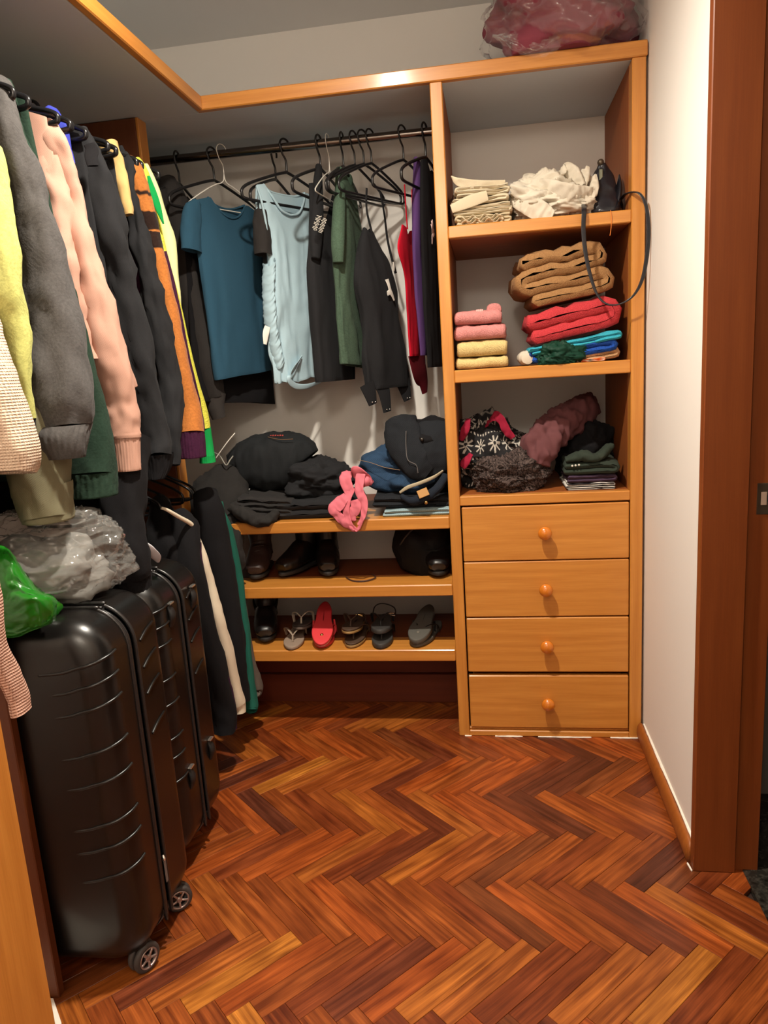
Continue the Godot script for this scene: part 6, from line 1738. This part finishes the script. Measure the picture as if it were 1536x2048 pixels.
# ---------------------------------------------------------------- suitcases and bags
# one half of a hard shell, a rounded tray opening along -z: face at z = depth; grooves are cut in its face and sides
func shell(s: Shape, w: float, h: float, depth: float, corner: float, edge: float, grooves: Array) -> void:
	var seg := 240
	var rows := []
	var out := 26
	for r in out:                      # the side wall, then the rounded edge
		var f := float(r) / (out - 1)
		if f < 0.35:
			rows.append([0.0, depth * 0.0 + (depth - edge) * f / 0.35])
		else:
			var a := PI / 2.0 * (f - 0.35) / 0.65
			rows.append([edge * (1.0 - cos(a)), depth - edge + edge * sin(a)])
	var face := 64
	for r in range(1, face + 1):
		var f := float(r) / face
		rows.append([edge + (w * 0.5 - edge) * f * 0.995, depth + 0.010 * sin(f * PI / 2.0)])
	var p := PackedVector3Array()
	for row in rows:
		var inset: float = row[0]
		var hw := w * 0.5 - inset
		var hh := h * 0.5 - inset * (1.0 if inset <= edge else 1.0)
		var rc := maxf(corner - inset * 0.6, 0.02)
		rc = minf(rc, hw * 0.98)
		var straight_x := hw - rc
		var straight_y := hh - rc
		var arc := PI / 2.0 * rc
		var total := 4.0 * (straight_x + straight_y + arc) 
		total = 4.0 * straight_x + 4.0 * straight_y + 4.0 * arc
		for k in seg:
			var d := total * k / seg
			var q := Vector2()
			# walk from the middle of the right side upwards
			var parts := [straight_y, arc, 2.0 * straight_x, arc, 2.0 * straight_y, arc, 2.0 * straight_x, arc, straight_y]
			var i := 0
			while i < 8 and d > parts[i]:
				d -= parts[i]
				i += 1
			if i == 0:
				q = Vector2(hw, d)
			elif i == 1:
				q = Vector2(straight_x + cos(d / rc) * rc, straight_y + sin(d / rc) * rc)
			elif i == 2:
				q = Vector2(straight_x - d, hh)
			elif i == 3:
				q = Vector2(-straight_x - sin(d / rc) * rc, straight_y + cos(d / rc) * rc)
			elif i == 4:
				q = Vector2(-hw, straight_y - d)
			elif i == 5:
				q = Vector2(-straight_x - cos(d / rc) * rc, -straight_y - sin(d / rc) * rc)
			elif i == 6:
				q = Vector2(-straight_x + d, -hh)
			elif i == 7:
				q = Vector2(straight_x + sin(d / rc) * rc, -straight_y - cos(d / rc) * rc)
			else:
				q = Vector2(hw, -straight_y + d)
			p.append(Vector3(q.x, q.y, row[1]))
	s.grid(p, rows.size(), seg)
	if grooves.size():
		pass


# a raised rib lying along a path on the shell
func rib(s: Shape, path: Array, r: float) -> void:
	wire(s, path, r, 10, 10)


func wheel(parent: Node3D, at: Vector3, yaw: float) -> void:
	var black := plain("wheel rubber", c8(62, 58, 56), 0.6)
	var silver := plain("wheel silver", c8(178, 164, 160), 0.3, 0.8)
	var hub := Node3D.new()
	hub.name = "wheel"
	parent.add_child(hub, true)
	hub.position = at
	hub.rotation.y = yaw
	hub.scale = Vector3(1.06, 1.06, 1.06)
	for side in [-1.0, 1.0]:
		var s := Shape.new()
		lathe(s, [Vector2(0.017, 0.0), Vector2(0.019, 0.0062), Vector2(0.0255, 0.0062), Vector2(0.029, 0.004), Vector2(0.030, 0.0), Vector2(0.029, -0.004), Vector2(0.0255, -0.0062), Vector2(0.019, -0.0062), Vector2(0.017, 0.0)], 36)
		var tyre := part("tyre", s, black, hub)
		tyre.rotation.z = PI / 2.0
		tyre.position.x = side * 0.0085
		s = Shape.new()
		lathe(s, [Vector2(0.0005, 0.0065), Vector2(0.006, 0.0062), Vector2(0.0075, 0.004), Vector2(0.0075, 0.001)], 20)
		lathe(s, [Vector2(0.0172, 0.001), Vector2(0.0178, 0.0058), Vector2(0.0205, 0.0070), Vector2(0.0212, 0.0058)], 36)
		for k in 5:
			var a := TAU * k / 5.0
			wire(s, [Vector3(cos(a) * 0.006, 0.0038, sin(a) * 0.006), Vector3(cos(a) * 0.0185, 0.0045, sin(a) * 0.0185)], 0.0028, 8, 3)
		var rim := part("rim", s, silver, hub)
		rim.rotation.z = -side * PI / 2.0
		rim.position.x = side * 0.0095


func suitcase(label: String, at: Vector3, turn: float, w: float, h: float, d: float, lid: float, m: Material, wheels: Array, studs: bool) -> Node3D:
	var o := thing("suitcase", label, "suitcase", at, turn, "black hard shell suitcases")
	var base := 0.036
	var mid := Vector3(0, base + h / 2.0, 0)
	var s := Shape.new()
	shell(s, w, h, lid, 0.085, 0.055, [])
	var front := part("lid", s, m, o)
	front.position = mid + Vector3(0, 0, d / 2.0 - lid)
	s = Shape.new()
	var tub := d - lid - 0.030
	shell(s, w, h, tub, 0.085, 0.050, [])
	var rear := part("tub", s, m, o)
	rear.rotation.y = PI
	rear.position = mid + Vector3(0, 0, -d / 2.0 + tub)
	# the zip band between the two
	var zip := plain("zip tape", c8(22, 21, 21), 0.55)
	var bead := plain("zip bead", c8(34, 32, 32), 0.28)
	var loop := func(inset: float, z: float) -> Array:
		var pts := []
		var hw := w / 2.0 - inset
		var hh := h / 2.0 - inset
		var rc := 0.085 - inset
		for c in [[1, 1, 0.0], [-1, 1, PI / 2], [-1, -1, PI], [1, -1, 3 * PI / 2]]:
			for k in 7:
				var a: float = c[2] + PI / 2.0 * k / 6.0
				pts.append(mid + Vector3(c[0] * (hw - rc) + cos(a) * rc, c[1] * (hh - rc) + sin(a) * rc, z))
		pts.append(pts[0])
		return pts
	var z0 := d / 2.0 - lid
	var z1 := -d / 2.0 + tub
	s = Shape.new()
	tube(s, loop.call(0.012, (z0 + z1) / 2.0), [Vector2(0.006, 0.018), Vector2(0.006, 0.018)], 10, 140, Vector3(0, 0, 1), false)
	part("zip_band", s, zip, o)
	for z in [z0 - 0.001, z1 + 0.001]:
		s = Shape.new()
		tube(s, loop.call(-0.0005, z), [Vector2(0.0042, 0.0042), Vector2(0.0042, 0.0042)], 10, 140, Vector3(0, 0, 1), false)
		part("bead", s, bead, o)
	s = Shape.new()
	tube(s, loop.call(0.004, (z0 + z1) / 2.0), [Vector2(0.003, 0.004), Vector2(0.003, 0.004)], 8, 140, Vector3(0, 0, 1), false)
	part("zip_teeth", s, bead, o)
	# ribs pressed into the lid, wrapping round its right and left edges
	for k in 8:
		var y: float = base + h * [0.888, 0.832, 0.770, 0.652, 0.566, 0.447, 0.380, 0.294][k]
		for side in [-1.0, 1.0]:
			s = Shape.new()
			var e := 0.055
			var pts := []
			pts.append(Vector3(side * (w / 2.0 - 0.13), y - 0.012, d / 2.0 - lid + lid + 0.0005))
			pts.append(Vector3(side * (w / 2.0 - 0.085), y - 0.008, d / 2.0 + 0.001))
			for j in 5:
				var a := PI / 2.0 * (1.0 - j / 4.0)
				pts.append(Vector3(side * (w / 2.0 - e + e * cos(a) + 0.0006), y + 0.004 * j, d / 2.0 - e + e * sin(a) + 0.0006))
			rib(s, pts, 0.0034)
			part("rib", s, m, o)
	for k in 4:                        # short ribs on the right flank of the tub
		s = Shape.new()
		var y: float = base + h * [0.88, 0.80, 0.72, 0.60][k]
		wire(s, [Vector3(w / 2.0 + 0.0005, y, z1 - 0.02), Vector3(w / 2.0 + 0.001, y + 0.012, z1 - 0.05), Vector3(w / 2.0 + 0.0005, y + 0.018, -d / 2.0 + 0.055)], 0.0034, 8, 8)
		part("rib", s, m, o)
	# wheels in their housings
	for q in wheels:
		s = Shape.new()
		tube(s, [Vector3(q[0], 0.085, q[1]), Vector3(q[0] + 0.004, 0.066, q[1]), Vector3(q[0] + 0.012, 0.046, q[1])], [Vector2(0.024, 0.024), Vector2(0.022, 0.020), Vector2(0.010, 0.010)], 24, 12)
		part("wheel_housing", s, zip, o)
		wheel(o, Vector3(q[0] + 0.012, 0.032, q[1]), q[2])
	if studs:                          # flat feet on its side, each with a bright metal edge
		for q in [[0.87, z0 + 0.052], [0.87, z1 - 0.055], [0.285, z0 + 0.052], [0.285, z1 - 0.055]]:
			s = Shape.new()
			tube(s, [Vector3(w / 2.0 - 0.001, base + h * q[0] + 0.025, q[1]), Vector3(w / 2.0 + 0.006, base + h * q[0], q[1]), Vector3(w / 2.0 - 0.001, base + h * q[0] - 0.028, q[1])], [Vector2(0.005, 0.009), Vector2(0.008, 0.012), Vector2(0.005, 0.009)], 16, 20, Vector3(0, 0, 1))
			var foot := part("side_foot", s, zip, o)
			s = Shape.new()
			box(s, Vector3(w / 2.0 + 0.005, base + h * q[0] + 0.030, q[1]), Vector3(0.010, 0.0045, 0.022), 0.001)
			part("metal_edge", s, plain("bright chrome", c8(226, 220, 212), 0.2, 0.9), foot)
	# zip pulls near the foot of the band
	for k in (0 if studs else 2):
		s = Shape.new()
		var y: float = base + [0.155, 0.065][k]
		var x: float = w / 2.0 + [0.004, -0.012][k]
		wire(s, [Vector3(x, y + 0.028, (z0 + z1) / 2.0), Vector3(x + 0.004, y + 0.022, (z0 + z1) / 2.0 + 0.004), Vector3(x, y + 0.016, (z0 + z1) / 2.0)], 0.003, 8, 6)
		var pull := part("zip_pull", s, plain("bright chrome", c8(226, 220, 212), 0.2, 0.9), o)
		s = Shape.new()
		box(s, Vector3(x + 0.002, y - 0.010, (z0 + z1) / 2.0), Vector3(0.003, 0.052, 0.008), 0.001)
		part("pull_tab", s, plain("grey rubber tab", c8(108, 98, 94), 0.6), pull)
	return o


func luggage() -> void:
	var gloss := plain("black shell", c8(17, 15, 14), 0.30)
	suitcase("large black hard shell suitcase nearest the camera, with ribbed lid and silver wheels", Vector3(-0.192, 0, 0.920), 0.03, 0.53, 0.752, 0.275, 0.105, gloss, [[0.222, 0.090, -0.45], [0.226, -0.085, -0.95], [-0.2, 0.095, -0.3], [-0.2, -0.095, -0.3]], false)
	suitcase("second black hard shell suitcase behind the large one, with bright edged feet on its side", Vector3(-0.212, 0, 0.600), 0.02, 0.49, 0.734, 0.28, 0.115, gloss, [[0.13, 0.085, -0.4], [0.15, -0.08, -0.9], [-0.18, 0.08, -0.3], [-0.18, -0.08, -0.3]], true)


# a crumpled sheet of film: the crumple shape with sharp creases
func film(s: Shape, size: Vector3, amp: float, freq: float, seed_at: float, rows := 70, seg := 100, foot := true) -> void:
	var p := PackedVector3Array()
	for r in rows:
		var ph := PI * (float(r) / (rows - 1) - 0.5)
		for k in seg:
			var th := TAU * k / seg
			var cp := pow(maxf(cos(ph), 0.0), 0.75)
			var dir := Vector3(cos(th) * cp, sin(ph), sin(th) * cp)
			var q := dir * freq
			var w := fine.get_noise_3d(q.x * 9.0 + seed_at, q.y * 9.0, q.z * 9.0)
			var a := absf(fine.get_noise_3d(q.x * 16.0 + w * 9.0 + seed_at, q.y * 16.0, q.z * 16.0 - w * 9.0))
			var b := absf(fine.get_noise_3d(q.x * 40.0 + w * 16.0, q.y * 40.0 + seed_at, q.z * 40.0))
			var big := fine.get_noise_3d(dir.x * 9.0 + seed_at * 2.0, dir.y * 9.0, dir.z * 9.0)
			var e := dir * size * 0.5 * (1.0 + 0.3 * big) + dir * amp * (0.6 - 2.0 * a + 0.5 - 1.0 * b)
			e.y += size.y * 0.44
			if foot and e.y < 0.003:
				e.y = 0.003
			p.append(e)
	s.grid(p, rows, seg)


func loose_things() -> void:
	var clear := StandardMaterial3D.new()
	clear.resource_name = "clear film"
	clear.albedo_color = Color(0.93, 0.93, 0.92, 0.06)
	clear.transparency = BaseMaterial3D.TRANSPARENCY_ALPHA
	clear.roughness = 0.07
	clear.cull_mode = BaseMaterial3D.CULL_DISABLED
	var cloudy: StandardMaterial3D = clear.duplicate()
	cloudy.resource_name = "cloudy film"
	cloudy.albedo_color = Color(0.88, 0.87, 0.85, 0.10)
	var milky := plain("white wadding", c8(112, 110, 106), 0.9)
	# ---- clear plastic bag on the suitcase
	var t := thing("plastic_bag", "crumpled clear plastic bag stuffed with white wrapping on top of the large suitcase", "bag", Vector3(-0.13, 0.79, 0.87), 0.2)
	var s := Shape.new()
	film(s, Vector3(0.31, 0.185, 0.24), 0.012, 1.25, 171.0, 100, 150)
	part("film", s, cloudy, t)
	s = Shape.new()
	crumple(s, Vector3(0.25, 0.135, 0.19), 0.006, 0.7, 177.0, 50, 70)
	part("wrapping", s, milky, t)
	# ---- green bag in front of it
	var green := plain("green film", c8(26, 108, 22), 0.26)
	green.rim_enabled = true
	green.rim = 0.1
	t = thing("plastic_bag", "shiny green plastic bag with sharp creases hanging over the front of the large suitcase", "bag", Vector3(-0.10, 0.79, 1.06), 0.0)
	var P := [
		[Vector3(-0.1727, 0.9568, 1.0200), Vector3(-0.1250, 0.9482, 1.0300), Vector3(-0.0862, 0.9401, 1.0400), Vector3(-0.0853, 0.9278, 1.0300), Vector3(-0.1018, 0.9073, 1.0000)],
		[Vector3(-0.1418, 0.9162, 1.0700), Vector3(-0.0780, 0.9185, 1.0900), Vector3(-0.0451, 0.9238, 1.0850), Vector3(-0.0466, 0.9016, 1.0600), Vector3(-0.0770, 0.8778, 1.0100)],
		[Vector3(-0.1427, 0.8715, 1.0800), Vector3(-0.0644, 0.8688, 1.1050), Vector3(-0.0301, 0.8834, 1.1000), Vector3(-0.0145, 0.8676, 1.0750), Vector3(-0.0427, 0.8445, 1.0200)],
		[Vector3(-0.1502, 0.8331, 1.0800), Vector3(-0.0618, 0.8276, 1.1000), Vector3(0.0008, 0.8572, 1.1150), Vector3(0.0156, 0.8553, 1.0850), Vector3(-0.0037, 0.8406, 1.0400)],
		[Vector3(-0.1540, 0.8002, 1.0700), Vector3(-0.0727, 0.7934, 1.0850), Vector3(-0.0087, 0.8119, 1.0950), Vector3(0.0158, 0.8212, 1.0850), Vector3(0.0053, 0.8322, 1.0500)],
		[Vector3(-0.1554, 0.7785, 1.0600), Vector3(-0.0788, 0.7759, 1.0750), Vector3(-0.0308, 0.7919, 1.0820), Vector3(0.0044, 0.8035, 1.0780), Vector3(0.0019, 0.8047, 1.0550)]]
	s = Shape.new()
	var front := PackedVector3Array()
	for r in 41:
		for c in 33:
			var row := r / 40.0
			var colm := []
			for q in P:
				colm.append(smooth(q, c / 32.0))
			var e: Vector3 = smooth(colm, row)
			e += Vector3(0.2, 0.3, 1.0) * 0.006 * (0.4 - absf(noise.get_noise_2d(row * 7.0, c / 8.0)) * 2.0)
			front.append(e - t.position)
	s.grid(front, 41, 33, false)
	part("film", s, green, t)
	s = Shape.new()
	tube(s, moved([Vector3(-0.2037, 0.8774, 1.0000), Vector3(-0.1449, 0.8458, 1.0000), Vector3(-0.0947, 0.8059, 0.9900), Vector3(-0.0420, 0.8015, 1.0000)], t.position), [Vector2(0.05, 0.05), Vector2(0.05, 0.06), Vector2(0.035, 0.05), Vector2(0.012, 0.03)], 28, 30, Vector3(0, 0, 1), true, 0.008, 9.0)
	part("fill", s, green, t)
	# ---- pale knit hanging at the edge of the frame
	var blush := cloth("blush rib knit", c8(214, 170, 150), "waffle", 1.0, 0.2)
	t = thing("scarf", "blush pink ribbed scarf end hanging in front of the large suitcase at the left edge", "scarf", Vector3(-0.0000, 0.8026, 1.1979))
	s = Shape.new()
	tube(s, moved([Vector3(0.0200, 0.9618, 1.2437), Vector3(0.0200, 0.9057, 1.2464), Vector3(0.0200, 0.8548, 1.2429), Vector3(0.0200, 0.8110, 1.2390), Vector3(0.0200, 0.7702, 1.2246), Vector3(0.0200, 0.7287, 1.2115), Vector3(0.0200, 0.6979, 1.2108)], t.position), [Vector2(0.0163, 0.0326), Vector2(0.0164, 0.0328), Vector2(0.0134, 0.0268), Vector2(0.0122, 0.0244), Vector2(0.0125, 0.0250), Vector2(0.0114, 0.0227), Vector2(0.0117, 0.0234)], 28, 50, Vector3(0, 0, 1), false, 0.004, 9.0)
	part("end", s, blush, t)
	# ---- maroon bedding in plastic on top of the tower
	t = thing("plastic_bag", "maroon bedding packed in a clear plastic bag on top of the tower", "bag", Vector3(1.05, 2.04, -0.10), 0.0)
	s = Shape.new()
	crumple(s, Vector3(0.39, 0.245, 0.31), 0.010, 0.7, 181.0, 60, 90)
	part("bedding", s, cloth("maroon cotton", c8(128, 62, 74), "weave", 0.95, 0.2), t)
	s = Shape.new()
	film(s, Vector3(0.41, 0.285, 0.37), 0.014, 1.2, 187.0, 90, 140)
	part("film", s, clear, t)
	s = Shape.new()
	var sheet := PackedVector3Array()
	for r in 50:
		for c in 60:
			var u := c / 59.0
			var v := r / 49.0
			var e := Vector3(lerpf(-0.20, 0.06, u), 0.055 - v * 0.075 * sin(PI * clampf(u * 1.05, 0.0, 1.0)), 0.108 + 0.03 * sin(v * PI * 0.8) * sin(PI * u))
			e += Vector3(0.2, 0.5, 1.0) * 0.008 * (0.3 - absf(noise.get_noise_2d(u * 6.0, v * 4.0)) * 1.6)
			sheet.append(e)
	s.grid(sheet, 50, 60, false)
	part("loose_flap", s, clear, t, "loose flap of film over the shelf edge")
